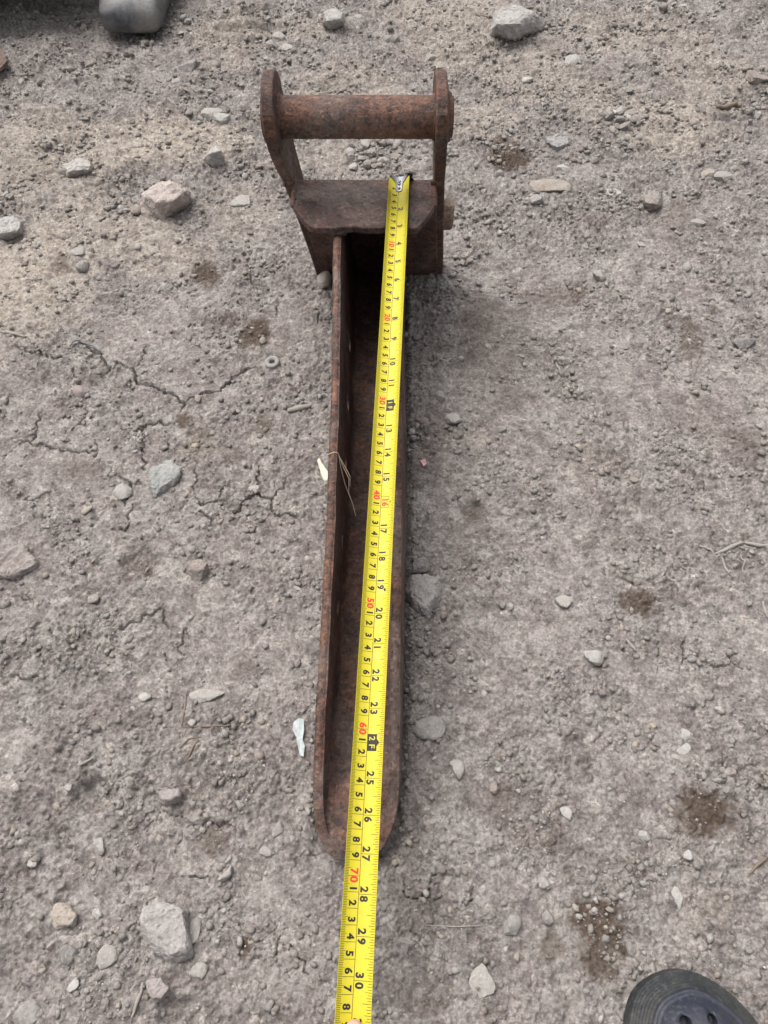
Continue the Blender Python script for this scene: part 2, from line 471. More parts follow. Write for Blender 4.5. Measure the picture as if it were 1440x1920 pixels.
for pts, w in [([(940, 1020), (945, 1070), (1030, 1090)], 1.3), ([(965, 1080), (970, 1120)], 1.0), ([(1045, 1120), (1040, 1190)], 1.0), ([(1190, 1160), (1195, 1220)], 1.1), ([(840, 640), (870, 680)], 1.2),
               ([(770, 1200), (800, 1140)], .9), ([(890, 1170), (895, 1200)], .9), ([(300, 1230), (330, 1210)], .9), ([(200, 1130), (260, 1080)], 1.0)]:
    cr(0, 0, 2.0, pts, w)

rng = np.random.RandomState(7)

def blob_field(X, F, items, wob):
    out = np.zeros_like(X)
    for (px, py, rx, ry, a) in items:
        x0, f0, z = ground_at(px, py)
        ax = rx * z / FPX * 1.0
        af = ry * z / FPX / (C_ + S_ * (py - 960) / FPX) * 1.0
        d2 = ((X - x0) / ax) ** 2 + ((F - f0) / af) ** 2
        d = np.sqrt(d2) + wob
        out = np.maximum(out, a * smooth01((1.25 - d) / 0.75))
    return out

def tub_mask(X, F):
    c = np.interp(F, CX_F, CX_X)
    return smooth01((4.3 - np.abs(X - c)) / 1.2) * smooth01((F - 9.0) / 2.0) * smooth01((84 - F) / 2.0)

def base_height(X, F):
    """gentle terrain, cm"""
    h = (0.55 + .6 * smooth01((F - 88) / 30)) * vnoise(X / 34, F / 34, 1) + (0.30 + .45 * smooth01((F - 88) / 30)) * vnoise(X / 13, F / 13, 2)
    h = h + smooth01((F - 92) / 25) * (.42 * fbm(X / 9, F / 6, 3, 12, .6) + .5 * np.clip(1 - 3 * np.abs(vnoise(X / 17 + 4, F / 12, 15)), 0, 1))
    h = h * (0.35 + 0.65 * smooth01((np.hypot((X + 1) / 30, (F - 45) / 60) - 0.5) / 0.6))
    wob = 0.22 * vnoise(X / 2.3, F / 2.3, 5) + 0.10 * vnoise(X / .8, F / .8, 6)
    h = h - 0.75 * blob_field(X, F, DENT, wob) + 0.55 * blob_field(X, F, RISE, wob)
    return h

def gravel_amount(X, F):
    """where the surface is crumbly rather than a smooth crust"""
    g = smooth01((F - 62) / 55) * 0.45 + 0.44 + 0.55 * vnoise(X / 11, F / 11, 21) + 0.25 * vnoise(X / 4.5, F / 4.5, 22)
    return np.clip(g, 0.08, 1.1)

def terrain(X, F):
    h = base_height(X, F)
    wob = 0.30 * vnoise(X / 2.1, F / 2.1, 31) + 0.22 * vnoise(X / .7, F / .7, 32)
    tan = blob_field(X, F, TAN, wob)
    stain = blob_field(X, F, [(a, b, c * 1.22, d * 1.22, min(1, e * 1.15)) for a, b, c, d, e in STAIN], wob * 1.3 + .22 * vnoise(X / .3, F / .3, 33))
    g = gravel_amount(X, F) * (1 - 0.55 * tan)
    h += 0.085 * fbm(X / 3.6, F / 3.6, 3, 40) + .045 * fbm(X / 1.4, F / 1.4, 2, 45) * (.4 + g)
    # crumbs: domes of worley cells in three sizes
    wx, wy = X + 0.12 * vnoise(X / .5, F / .5, 3), F + 0.12 * vnoise(X / .5, F / .5, 4)
    for sc, amp, sd, thr in ((1.5, 0.20, 50, 0.60), (0.75, 0.19, 51, 0.38), (0.40, 0.14, 52, 0.20)):
        f1, f2, cid = worley(wx / sc, wy / sc, sd)
        on = smooth01((cid - thr) / 0.12) * np.clip(g * 1.15, 0, 1)
        dome = np.clip(1 - (f1 / (0.30 + 0.28 * cid)) ** 2, 0, 1) ** 0.6
        h += amp * (0.5 + cid) * on * dome
    # half-buried gravel: flat-topped pieces with steep sides
    for sc, amp, sd, thr in ((2.6, 0.32, 55, 0.80), (1.15, 0.26, 56, 0.60), (0.62, 0.19, 57, 0.46)):
        f1, f2, cid = worley(wx / sc + 3.7, wy / sc - 1.9, sd)
        on = smooth01((cid - thr) / 0.04) * np.clip(g * 1.3 - .1, 0, 1)
        tip = (_hash(np.floor(cid * 9973), np.floor(cid * 7919), 5) - .5)
        h += amp * on * smooth01((0.42 - f1 + .08 * vnoise(X / .35, F / .35, 9)) / 0.16) * (.65 + .5 * tip)
    h += 0.105 * fbm(X / .62, F / .62, 3, 60, .62) * (0.55 + 0.8 * g)
    # pits
    f1, f2, cid = worley(X / 2.6 + 5, F / 2.6, 71)
    h -= 0.14 * smooth01((cid - .72) / .1) * smooth01((0.26 - f1) / 0.2)
    # fine procedural craze cracks of the crust
    qx, qy = X + 0.9 * vnoise(X / 2.2, F / 2.2, 80) + .25 * vnoise(X / .6, F / .6, 81), F + 0.9 * vnoise(X / 2.2 + 7, F / 2.2, 82) + .25 * vnoise(X / .6, F / .6 + 3, 83)
    for sc, sd, dep in ((4.6, 90, 0.20), (2.2, 91, 0.10)):
        f1, f2, cid = worley(qx / sc, qy / sc, sd)
        msk = smooth01((vnoise(X / 7, F / 7, sd + 5) - 0.10) / 0.25) * (1 - np.clip(g - .35, 0, 1))
        h -= dep * msk * np.clip(1.2 - (f2 - f1) * sc / 0.065, 0, 1)
    return h, tan, stain, g

def carve_cracks(X, F, h):
    """X, F, h are (rows, cols); rows have one F each"""
    Frow = F[:, 0]
    rr = random.Random(11)
    for pts, w in CR:
        P = [np.array(ground_at(*p)[:2]) for p in pts]
        Q = [P[0]]
        for a, b in zip(P[:-1], P[1:]):
            L = np.hypot(*(b - a))
            n = max(2, int(L / 0.38))
            nrm = np.array([-(b - a)[1], (b - a)[0]]) / max(L, 1e-6)
            for k in range(1, n + 1):
                t = k / n
                j = rr.gauss(0, 0.17) if k < n else 0
                Q.append(a + (b - a) * t + nrm * j)
        m = len(Q) - 1
        for k in range(m):
            a, b = Q[k], Q[k + 1]
            end = min(1.0, 0.35 + min(k, m - 1 - k) / 4.0)
            ww = 0.043 * w * (.5 + .5 * end) * (0.6 + 0.8 * rr.random())
            dep = 0.80 * w * end
            r = 0.35
            i0 = np.searchsorted(Frow, min(a[1], b[1]) - r)
            i1 = np.searchsorted(Frow, max(a[1], b[1]) + r)
            if i1 <= i0:
                continue
            xs = X[i0:i1]
            cols = np.where((xs.max(0) > min(a[0], b[0]) - r) & (xs.min(0) < max(a[0], b[0]) + r))[0]
            if len(cols) == 0:
                continue
            c0, c1 = cols[0], cols[-1] + 1
            sx, sf = X[i0:i1, c0:c1], F[i0:i1, c0:c1]
            ab = b - a
            t = np.clip(((sx - a[0]) * ab[0] + (sf - a[1]) * ab[1]) / max(ab @ ab, 1e-9), 0, 1)
            d = np.hypot(sx - a[0] - t * ab[0], sf - a[1] - t * ab[1])
            cut = dep * np.clip((ww * 1.45 - d) / (ww * .75), 0, 1)
            lowered = CRK[i0:i1, c0:c1]
            np.maximum(lowered, cut, out=lowered)
    return h - CRK

# rows get wider apart with distance: plain level of detail
NR, NC = 1090, 790
k_ = 1.3
tt = np.linspace(0, 1, NR)
F0, F1 = -6.0, 178.0
lnr = math.log((1 + k_ * F1 * .01) / (1 + k_ * F0 * .01))
rows = ((1 + k_ * F0 * .01) * np.exp(tt * lnr) - 1) / (k_ * .01)
u = np.linspace(-1, 1, NC)
rows_all = np.concatenate([[-300, -120, -50, -25, -13], rows, [190, 215, 260, 350, 600]])
outer = 1 + 0.9 * (np.arange(1, 46) / 45.0) ** 1.4
u_all = np.concatenate([[-14, -5, -2.8], -outer[::-1], u, outer, [2.8, 5, 14]])
half = np.where(rows_all > -10, 33 + 0.29 * rows_all, 32.0)
Fg = np.repeat(rows_all[:, None], len(u_all), 1)
Xg = u_all[None, :] * half[:, None]
Xg = Xg.astype(np.float64)
Fg = Fg.astype(np.float64)
Hg, TANg, STg, GRg = terrain(Xg, Fg)
CRK = np.zeros_like(Hg)
# beyond the finely meshed patch keep only the gentle terrain
far_ = smooth01((np.abs(Xg) / half[:, None] - 1.25) / .6) + smooth01((-8 - Fg) / 6) + smooth01((Fg - 180) / 12)
far_ = np.clip(far_, 0, 1)
Hg = Hg * (1 - far_) + base_height(Xg, Fg) * far_ * .6
Hg = carve_cracks(Xg, Fg, Hg)
Hg = Hg - 0.9 * tub_mask(Xg, Fg)
# levelled where the back plates stand
Hg = np.where((np.abs(Xg) < 9.5) & (np.abs(Fg - 82) < 2.5), np.minimum(Hg, 0.15), Hg)

nr, nc = Hg.shape
me = bpy.data.meshes.new("ground")
vco = np.stack([Xg, Fg, Hg], -1).reshape(-1, 3) * CM
idx = np.arange(nr * nc).reshape(nr, nc)
quads = np.stack([idx[:-1, :-1], idx[:-1, 1:], idx[1:, 1:], idx[1:, :-1]], -1).reshape(-1, 4)
me.vertices.add(len(vco))
me.vertices.foreach_set("co", vco.astype(np.float32).ravel())
me.loops.add(quads.size)
me.loops.foreach_set("vertex_index", quads.astype(np.int32).ravel())
me.polygons.add(len(quads))
me.polygons.foreach_set("loop_start", np.arange(0, quads.size, 4, dtype=np.int32))
me.polygons.foreach_set("use_smooth", np.ones(len(quads), dtype=bool))
for nm, arr in (("tan", TANg), ("stain", STg)):
    at = me.attributes.new(nm, 'FLOAT', 'POINT')
    at.data.foreach_set("value", arr.astype(np.float32).ravel())
me.update(calc_edges=True)
me.materials.append(M["ground"])
ground = link(bpy.data.objects.new("ground", me))
ground["kind"] = "structure"
ground["label"] = "dry cracked grey earth strewn with small stones and damp spots"

def gh(x, f):
    """ground height (cm) at one place, looked up in the sheet"""
    i = int(np.clip(np.searchsorted(rows_all, f), 1, nr - 1))
    j = int(np.clip(np.searchsorted(Xg[i], x), 1, nc - 1))
    a = (f - rows_all[i - 1]) / (rows_all[i] - rows_all[i - 1])
    return float(Hg[i - 1, j] * (1 - a) + Hg[i, j] * a)

# ------------------------------------------------------------------ stones
def ico_dirs(sub):
    bm = bmesh.new()
    bmesh.ops.create_icosphere(bm, subdivisions=sub, radius=1.0)
    bm.verts.ensure_lookup_table()
    d = np.array([v.co[:] for v in bm.verts])
    f = [tuple(v.index for v in fc.verts) for fc in bm.faces]
    bm.free()
    d /= np.linalg.norm(d, axis=1)[:, None]
    return d, f
ICO = {s: ico_dirs(s) for s in (1, 2, 3, 4)}

def stone_shape(sub, seed, angular=0.8, nplanes=13, lump=0.06):
    """unit-sized stone: a polyhedron cut by random planes, edges worn, surface lumpy"""
    r = np.random.RandomState(seed)
    d, f = ICO[sub]
    n = r.normal(size=(nplanes, 3))
    n[0] = (r.normal() * .2, r.normal() * .2, 1)
    n /= np.linalg.norm(n, axis=1)[:, None]
    off = r.uniform(0.5, 1.0, nplanes)
    dots = d @ n.T
    rad = np.where(dots > 0.05, off[None, :] / np.maximum(dots, 0.05), 9.0)
    k = 16.0 + 44.0 * angular
    rad = (np.sum(np.minimum(rad, 3.0) ** -k, axis=1)) ** (-1 / k)     # soft minimum: worn edges
    rad = np.minimum(rad, 1.25)
    aa = min(1.0, .35 + .75 * angular)
    rad = rad * aa + 0.85 * (1 - aa)
    if sub >= 2:
        for q, (sc, am) in enumerate(((2.3, lump), (5.2, lump * .55), (11.0, lump * .3))):
            ph = r.uniform(0, 50, 3)
            rad = rad + am * (vnoise(d[:, 0] * sc + ph[0] + d[:, 2] * sc * .7, d[:, 1] * sc + ph[1] - d[:, 2] * sc * .6, seed + q))
    v = d * rad[:, None]
    v /= np.abs(v).max(0)[None, :]
    return v, f

COLS = {'grey': (0.275, 0.256, 0.238), 'pale': (0.345, 0.322, 0.295), 'white': (0.405, 0.386, 0.358), 'tan': (0.325, 0.280, 0.232), 'pink': (0.315, 0.256, 0.236),
        'brown': (0.235, 0.195, 0.170), 'green': (0.285, 0.292, 0.275), 'dark': (0.195, 0.182, 0.172), 'clod': (0.232, 0.207, 0.187), 'rust': (0.17, 0.09, 0.06)}

def stone_obj(name, px, py, wpx, hpx, col, seed, sub=3, angular=.8, rot=0.0, sink=.3, flat=.62, parent=None, nplanes=10, lump=.07, tilt=0.0):
    r = random.Random(seed)
    h0 = 0.3
    x, f, z = ground_at(px, py + hpx * 0.12, h0)
    w = wpx * z / FPX
    kk = (py - 960) / FPX
    dp = hpx * z / FPX / (C_ + S_ * 0.5 * flat * 1.3) * 1.05
    hh = flat * min(w, dp) * 1.05
    v, fc = stone_shape(sub, seed, angular, nplanes, lump)
    c, s = cos(rot), sin(rot)
    vv = v * np.array([w / 2, dp / 2, hh / 2])
    if rot:
        vv = np.stack([vv[:, 0] * c - vv[:, 1] * s, vv[:, 0] * s + vv[:, 1] * c, vv[:, 2]], 1)
    if tilt:
        c, s = cos(tilt), sin(tilt)
        vv = np.stack([vv[:, 0] * c - vv[:, 2] * s, vv[:, 1], vv[:, 0] * s + vv[:, 2] * c], 1)
    me = bpy.data.meshes.new(name)
    me.from_pydata([tuple(q) for q in vv * CM], [], fc)
    me.polygons.foreach_set("use_smooth", [sub >= 3] * len(me.polygons))
    me.materials.append(M["stone"])
    o = bpy.data.objects.new(name, me)
    es = o.modifiers.new("facets", 'EDGE_SPLIT')
    es.split_angle = radians(26)
    zc = gh(x, f) + hh / 2 - min(.46, sink + .12) * hh + .05
    o.location = (x * CM, f * CM, zc * CM)
    cc = COLS[col]
    j = r.uniform(.92, 1.08)
    j *= .92
    o.color = (cc[0] * j, cc[1] * j, cc[2] * j, 1)
    return link(o, parent)

# loose stones big enough to be told apart by name
BIG = [
 (305, 374, 92, 84, 'pale', .85, .22, 1.05, "large pinkish pale angular stone with crumbled earth at its left side"),
 (142, 311, 66, 40, 'pale', .55, .35, .70, "rounded pale stone sitting in a shallow hole at far left"),
 (400, 291, 44, 42, 'pale', .9, .3, .75, "pale pointed stone left of the rusty pin"),
 (17, 426, 50, 50, 'pale', .6, .3, .7, "pale grey stone cut by the left edge of the picture"),
 (396, 201, 40, 32, 'pale', .5, .3, .7, "smooth pale stone, the left one of a touching pair"),
 (416, 217, 30, 28, 'white', .6, .3, .7, "small whitish stone, the right one of a touching pair"),
 (622, 34, 48, 40, 'pale', .8, .3, .7, "chunky pale stone at the top edge above the rusty pin"),
 (672, 28, 22, 22, 'pale', .7, .3, .7, "small pale stone right of the chunky pale stone at the top"),
 (740, 66, 28, 32, 'grey', .6, .3, .8, "upright grey stone above the middle of the rusty pin"),
 (985, 42, 95, 70, 'grey', .85, .45, .55, "large grey stone half buried near the top edge"),
 (1325, 78, 22, 34, 'brown', .3, .25, .8, "egg shaped brownish pebble near the top right corner"),
 (1072, 115, 30, 22, 'white', .8, .3, .7, "white chip right of and below the large buried grey stone"),
 (990, 143, 20, 30, 'white', .8, .3, .7, "upright white chip right of the rusty hanger plate"),
 (1047, 266, 50, 30, 'grey', .85, .3, .55, "flat dark grey angular stone right of the round damp spot"),
 (1053, 316, 28, 20, 'white', .7, .3, .7, "rounded white pebble below the flat dark grey stone"),
 (1030, 352, 70, 34, 'tan', .7, .5, .45, "long tan half buried stone right of the cross plate"),
 (932, 330, 22, 20, 'grey', .6, .3, .8, "small grey pebble just below the round damp spot"),
 (1222, 374, 42, 40, 'brown', .8, .35, .75, "brown grey lumpy stone sunk in a hole, upper right"),
 (1120, 517, 26, 28, 'pale', .7, .3, .7, "single pale pebble right of the bucket's back plate"),
 (1306, 413, 34, 24, 'pale', .6, .4, .5, "pale flat pebble half buried at upper right"),
 (1356, 331, 36, 24, 'pale', .85, .3, .6, "flat pale angular stone, right one of a pair at upper right"),
 (1328, 322, 28, 24, 'tan', .6, .3, .6, "tan stone, left one of a pair at upper right"),
 (1302, 234, 26, 24, 'pink', .8, .35, .6, "pinkish square stone at upper right"),
 (1395, 640, 42, 28, 'dark', .6, .3, .7, "dark grey stone near the right edge, mid height"),
 (1408, 162, 48, 26, 'brown', .8, .3, .6, "flat brown grey stone at the right edge near the top"),
 (310, 893, 62, 74, 'green', .95, .22, .45, "flat greenish grey angular stone left of the bucket"),
 (372, 1068, 48, 44, 'brown', .8, .25, .8, "shiny brown grey pointed stone left of the bucket"),
 (30, 1055, 84, 66, 'brown', .9, .25, .4, "flat brown slab stone at the left edge, mid height"),
 (147, 728, 26, 28, 'pink', .7, .25, .8, "small pinkish stone casting a shade near cracks at left"),
 (792, 1118, 76, 92, 'grey', .55, .55, .45, "large half buried grey stone touching the right of the bucket"),
 (786, 1056, 36, 32, 'dark', .6, .45, .55, "dark grey stone right behind the large half buried one"),
 (1055, 1124, 34, 28, 'pale', .6, .25, .75, "rounded pale pebble on smooth earth right of the bucket"),
 (1113, 1228, 36, 32, 'white', .75, .25, .7, "whitish broken pebble right of the bucket, below centre"),
 (860, 1437, 30, 36, 'pale', .5, .3, .7, "smooth pale oblong pebble right of the bucket's lip"),
 (808, 1362, 60, 38, 'grey', .6, .6, .35, "grey stone almost buried right of the tape's two foot mark"),
 (313, 1748, 100, 118, 'grey', .85, .22, .5, "biggest grey stone with a jagged outline at lower left"),
 (120, 1718, 50, 54, 'tan', .6, .4, .5, "round tan stone at lower left"),
 (52, 1892, 58, 50, 'grey', .6, .3, .7, "round grey stone in the bottom left corner"),
 (296, 1857, 46, 46, 'pink', .9, .35, .6, "pinkish grey angular stone below the biggest grey stone"),
 (371, 1818, 30, 30, 'pale', .7, .3, .7, "small pale stone at the lower right of the biggest grey stone"),
 (420, 1640, 32, 32, 'pale', .9, .25, .7, "pale wedge shaped stone left of the bucket's lip"),
 (318, 1494, 46, 38, 'pink', .9, .3, .6, "pinkish grey block stone at lower left"),
 (186, 1583, 26, 32, 'pale', .7, .3, .7, "small pale stone below the three cornered hole"),
 (1062, 1522, 20, 24, 'white', .7, .3, .8, "bright white pebble right of the bucket's lip"),
 (1210, 1563, 24, 20, 'white', .7, .25, .7, "white edged grey pebble left of the damp spot"),
 (1285, 1372, 30, 24, 'white', .7, .5, .4, "upper of two flat pale chips sunk in the earth at right"),
 (1283, 1402, 28, 24, 'white', .7, .5, .4, "lower of two flat pale chips sunk in the earth at right"),
 (960, 1730, 34, 36, 'grey', .5, .4, .6, "round grey lump left of the large damp spot"),
 (1030, 1718, 22, 28, 'grey', .4, .25, .7, "smooth blue grey pebble touching the large damp spot's left"),
 (905, 1836, 46, 52, 'pale', .7, .6, .35, "flat pale stone almost buried at bottom centre right"),
 (1272, 1680, 18, 36, 'white', .9, .25, .5, "narrow pale shard above the rubber shoe"),
 (1018, 1651, 20, 20, 'pale', .6, .3, .7, "small pale pebble above the large damp spot"),
 (1288, 1602, 18, 20, 'white', .5, .3, .8, "round whitish pebble below the right damp spot"),
 (610, 524, 28, 40, 'tan', .4, .2, .9, "stone wedged under the left back plate"),
 (356, 123, 40, 34, 'grey', .8, .35, .7, "grey block stone left of the rusty ear at the top"),
 (825, 742, 24, 28, 'grey', .6, .3, .7, "grey pebble beside the tape's eleven inch mark"),
 (850, 786, 32, 22, 'pale', .6, .3, .6, "flat pale pebble right of the one foot mark"),
 (795, 787, 28, 22, 'brown', .5, .3, .7, "brown pebble close to the right of the one foot mark"),
 (940, 800, 20, 18, 'grey', .6, .3, .8, "small round grey pebble further right of the one foot mark"),
 (228, 912, 34, 36, 'pale', .6, .5, .5, "pale stone sunk between cracks left of the greenish stone"),
 (270, 92, 0, 0, None, 0, 0, 0, ""),
 (520, 72, 28, 30, 'pale', .7, .3, .8, "pale stone in the gravel heap above the left ear"),
 (538, 95, 28, 24, 'pale', .7, .3, .8, "lower pale stone in the gravel heap above the left ear"),
 (510, 92, 20, 26, 'grey', .6, .3, .8, "grey stone at the left of the gravel heap above the ear"),
 (268, 1092, 20, 20, 'grey', .5, .3, .8, "small grey pebble below the shallow dent at left"),
 (390, 1297, 66, 26, 'pale', .6, .55, .4, "long pale stone sunk in the earth left of the bucket"),
 (272, 1301, 26, 18, 'white', .5, .4, .6, "oval white pebble left of the long sunken stone"),
 (498, 1591, 24, 20, 'pale', .6, .3, .7, "small pale pebble close to the left of the lip"),
 (520, 1551, 20, 28, 'grey', .6, .35, .7, "grey pebble above the small pale pebble left of the lip"),
 (205, 1790, 40, 40, 'pale', .6, .5, .5, "pale stone sunk left of the biggest grey stone"),
 (132, 1782, 36, 34, 'dark', .8, .4, .6, "dark grey stone below the round tan stone"),
 (139, 1845, 20, 24, 'white', .7, .3, .7, "white pebble above the bottom left corner stone"),
 (182, 1710, 22, 20, 'white', .7, .3, .6, "flat white pebble right of the round tan stone"),
 (365, 1735, 20, 44, 'grey', .8, .4, .5, "narrow stone leaning on the right of the biggest grey stone"),
 (1350, 1328, 16, 16, 'white', .7, .3, .8, "tiny white pebble near the right edge"),
 (148, 476, 30, 26, 'pale', .8, .3, .6, "pale flat stone at left below the pinkish stone"),
 (157, 503, 22, 26, 'grey', .3, .25, .8, "round grey pebble below the pale flat stone at left"),
 (320, 430, 0, 0, None, 0, 0, 0, ""),
 (688, 274, 22, 34, 'pale', .8, .2, .7, "upright pale stone in the crumbs behind the cross plate"),
 (718, 300, 26, 20, 'pale', .9, .2, .6, "pale angular chip in the crumbs beside the tape hook"),
 (664, 306, 18, 20, 'white', .8, .2, .7, "whitish chip at the left of the crumbs behind the cross plate"),
 (455, 372, 44, 30, 'pale', .7, .6, .35, "bluish pale stone almost buried left of the back plates"),
 (1005, 378, 24, 26, 'grey', .6, .35, .7, "grey stone right of the rear pin end"),
 (1148, 358, 30, 20, 'white', .7, .5, .45, "whitish flat chip left of the sunken lumpy stone"),
]
big_pos = []
def hull_stone(top, base, ht, col, seed, rough=.035):
    """a stone as the hull of traced corners: upper ones at height ht, lower ones in the soil"""
    P = []
    gx = [ground_at(*b)[:2] for b in base]
    g0 = sum(gh(*q) for q in gx) / len(gx)
    for (px, py) in top:
        x, f, z = ground_at(px, py, ht + g0)
        P.append((x, f, ht + g0))
    for (px, py) in base:
        x, f, z = ground_at(px, py, g0)
        P.append((x, f, g0 - .05))
        P.append((x, f, g0 - .7))
    P = np.array(P)
    rr = np.random.RandomState(seed)
    P[:len(top), 2] += rr.uniform(-.16, .16, len(top)) * ht
    c = P.mean(0)
    size = np.ptp(P[:, 0])
    bm = bmesh.new()
    for q in P - c:
        bm.verts.new(q)
    r_ = bmesh.ops.convex_hull(bm, input=bm.verts)
    bmesh.ops.delete(bm, geom=[v for v in bm.verts if not v.link_faces], context='VERTS')
    bmesh.ops.triangulate(bm, faces=bm.faces)
    for _ in range(3):
        bmesh.ops.subdivide_edges(bm, edges=bm.edges[:], cuts=1, use_grid_fill=True)
        bmesh.ops.triangulate(bm, faces=bm.faces)
        if _ >= 1:
            bmesh.ops.smooth_vert(bm, verts=bm.verts[:], factor=.35, use_axis_x=True, use_axis_y=True, use_axis_z=True)
    bmesh.ops.subdivide_edges(bm, edges=bm.edges[:], cuts=1, use_grid_fill=True)
    bmesh.ops.triangulate(bm, faces=bm.faces)
    bm.normal_update()
    co = np.array([v.co[:] for v in bm.verts]) / size
    nn = np.array([v.normal[:] for v in bm.verts])
    d = np.zeros(len(co))
    for sc, am in ((3.0, 1.0), (7.0, .7), (16.0, .4)):
        d += am * vnoise(co[:, 0] * sc + co[:, 2] * sc * .8 + seed, co[:, 1] * sc - co[:, 2] * sc * .7, seed)
        # chipped steps
        d += am * .7 * np.round(2 * vnoise(co[:, 0] * sc * .8 + 9, co[:, 1] * sc * .8 + co[:, 2] * sc, seed + 3)) / 2
    co = (co + nn * (d * rough)[:, None]) * size
    for v, q in zip(bm.verts, co):
        v.co = q * CM
    bm.normal_update()
    me = bpy.data.meshes.new("stone")
    bm.to_mesh(me)
    bm.free()
    me.polygons.foreach_set("use_smooth", [True] * len(me.polygons))
    me.materials.append(M["stone"])
    o = bpy.data.objects.new("stone", me)
    es = o.modifiers.new("facets", 'EDGE_SPLIT')
    es.split_angle = radians(24)
    o.location = c * CM
    o.color = (*col, 1)
    return link(o)
HULL = {
 (305, 374): ([(266, 364), (290, 335), (320, 340), (350, 352), (322, 378), (292, 376)], [(264, 398), (274, 408), (303, 414), (350, 388), (354, 362), (270, 372)], 3.0, (0.36, 0.305, 0.275)),
 (313, 1748): ([(280, 1694), (318, 1692), (344, 1706), (350, 1742), (348, 1778), (318, 1790), (278, 1762), (270, 1730)], [(264, 1744), (268, 1700), (352, 1712), (364, 1794), (322, 1808), (284, 1782)], 1.3, (0.275, 0.257, 0.245)),
 (310, 893): ([(282, 882), (318, 858), (338, 872), (335, 890), (300, 914), (284, 906)], [(279, 898), (290, 934), (342, 890), (320, 918), (286, 876)], .9, (0.25, 0.255, 0.243)),
 (30, 1055): ([(0, 1032), (45, 1022), (66, 1044), (60, 1062), (10, 1080), (-20, 1076)], [(73, 1060), (30, 1085), (-25, 1092), (-20, 1035), (50, 1024)], .8, (0.21, 0.18, 0.165)),
 (372, 1068): ([(348, 1052), (370, 1046), (390, 1053), (382, 1068), (356, 1066)], [(347, 1070), (375, 1093), (392, 1074), (362, 1086), (350, 1056)], 1.2, (0.235, 0.20, 0.178)),
 (792, 1118): ([(768, 1090), (796, 1078), (820, 1090), (814, 1122), (796, 1142), (770, 1118)], [(758, 1108), (778, 1150), (806, 1166), (830, 1112), (824, 1080), (770, 1080)], 1.5, (0.265, 0.246, 0.232)),
 (985, 42): ([(928, 18), (975, 6), (1002, 24), (968, 48), (930, 46)], [(920, 62), (965, 76), (1022, 52), (1008, 26), (922, 30)], 2.8, (0.31, 0.295, 0.278)),
 (142, 311): ([(114, 306), (146, 292), (170, 300), (168, 314), (126, 320)], [(110, 318), (125, 331), (174, 324), (174, 308)], 1.5, (0.345, 0.325, 0.30)),
 (400, 291): ([(405, 272), (416, 284), (392, 290), (398, 278)], [(377, 300), (400, 313), (421, 306), (418, 288)], 2.0, (0.34, 0.325, 0.305)),
 (120, 1718): ([(99, 1712), (108, 1696), (130, 1700), (142, 1715), (134, 1734), (108, 1736)], [(95, 1720), (104, 1744), (140, 1738), (146, 1712), (128, 1694), (102, 1694)], .7, (0.32, 0.275, 0.23)),
 (17, 426): ([(-10, 406), (25, 403), (39, 412), (34, 430), (0, 438)], [(-15, 432), (5, 447), (41, 436), (44, 415)], 1.7, (0.33, 0.315, 0.30)),
 (296, 1857): ([(278, 1838), (300, 1834), (316, 1852), (302, 1872), (286, 1872)], [(272, 1848), (292, 1884), (320, 1862), (308, 1836), (276, 1836)], 1.0, (0.27, 0.235, 0.222)),
 (1047, 266): ([(1023, 256), (1066, 257), (1066, 268), (1045, 276), (1026, 266)], [(1021, 262), (1045, 284), (1072, 272), (1070, 258)], .9, (0.25, 0.245, 0.24)),
 (1222, 374): ([(1208, 362), (1228, 354), (1240, 368), (1232, 382), (1210, 380)], [(1203, 376), (1220, 394), (1242, 384), (1240, 362)], 1.4, (0.235, 0.205, 0.185)),
 (318, 1494): ([(297, 1480), (335, 1478), (338, 1490), (322, 1500), (302, 1500)], [(296, 1490), (308, 1512), (338, 1502), (342, 1480)], .9, (0.27, 0.235, 0.225)),
 (420, 1640): ([(424, 1634), (434, 1624), (432, 1640), (412, 1650)], [(406, 1650), (420, 1655), (436, 1640), (434, 1622)], .8, (0.33, 0.31, 0.285)),
 (622, 34): ([(606, 24), (622, 15), (642, 22), (640, 36), (612, 38)], [(602, 40), (620, 54), (645, 44), (646, 28)], 2.0, (0.33, 0.315, 0.295)),
}
for i, (px, py, w, h, col, ang, sink, flat, lab) in enumerate(BIG):
    if not col:
        continue
    sub = 4 if w * h > 2500 else 3
    if (px, py) in HULL:
        tp_, ba_, ht_, cc_ = HULL[(px, py)]
        o = hull_stone(tp_, ba_, ht_, tuple(1.10 * q for q in cc_), 40 + i)
    else:
        o = stone_obj("stone", px, py, w * 1.12, h * 1.12, col, 300 + i * 7, sub, ang, sink=sink, flat=flat)
    tag(o, lab, "stone", "loose stones on the earth")
    big_pos.append((px, py, max(w, h) / 2))

# earth clods
CLOD = []
rc = random.Random(3)
def clump(cx, cy, rx, ry, n, s0, s1):
    for _ in range(n):
        a, q = rc.uniform(0, 2 * pi), sqrt(rc.random())
        CLOD.append((cx + rx * q * cos(a), cy + ry * q * sin(a), rc.uniform(s0, s1)))
clump(700, 292, 52, 26, 26, 10, 26)
clump(1165, 236, 40, 26, 20, 10, 26)
clump(1150, 262, 60, 14, 12, 7, 16)
clump(240, 370, 45, 40, 22, 8, 22)
clump(210, 410, 30, 24, 12, 7, 16)
clump(110, 275, 55, 14, 16, 7, 18)
clump(600, 60, 0, 0, 0, 0, 0)
clump(470, 320, 26, 22, 14, 7, 18)
clump(20, 390, 40, 30, 14, 7, 18)
clump(530, 95, 55, 36, 24, 7, 18)
clump(380, 200, 45, 34, 20, 7, 18)
clump(320, 65, 70, 30, 26, 8, 20)
clump(170, 90, 150, 60, 36, 7, 18)
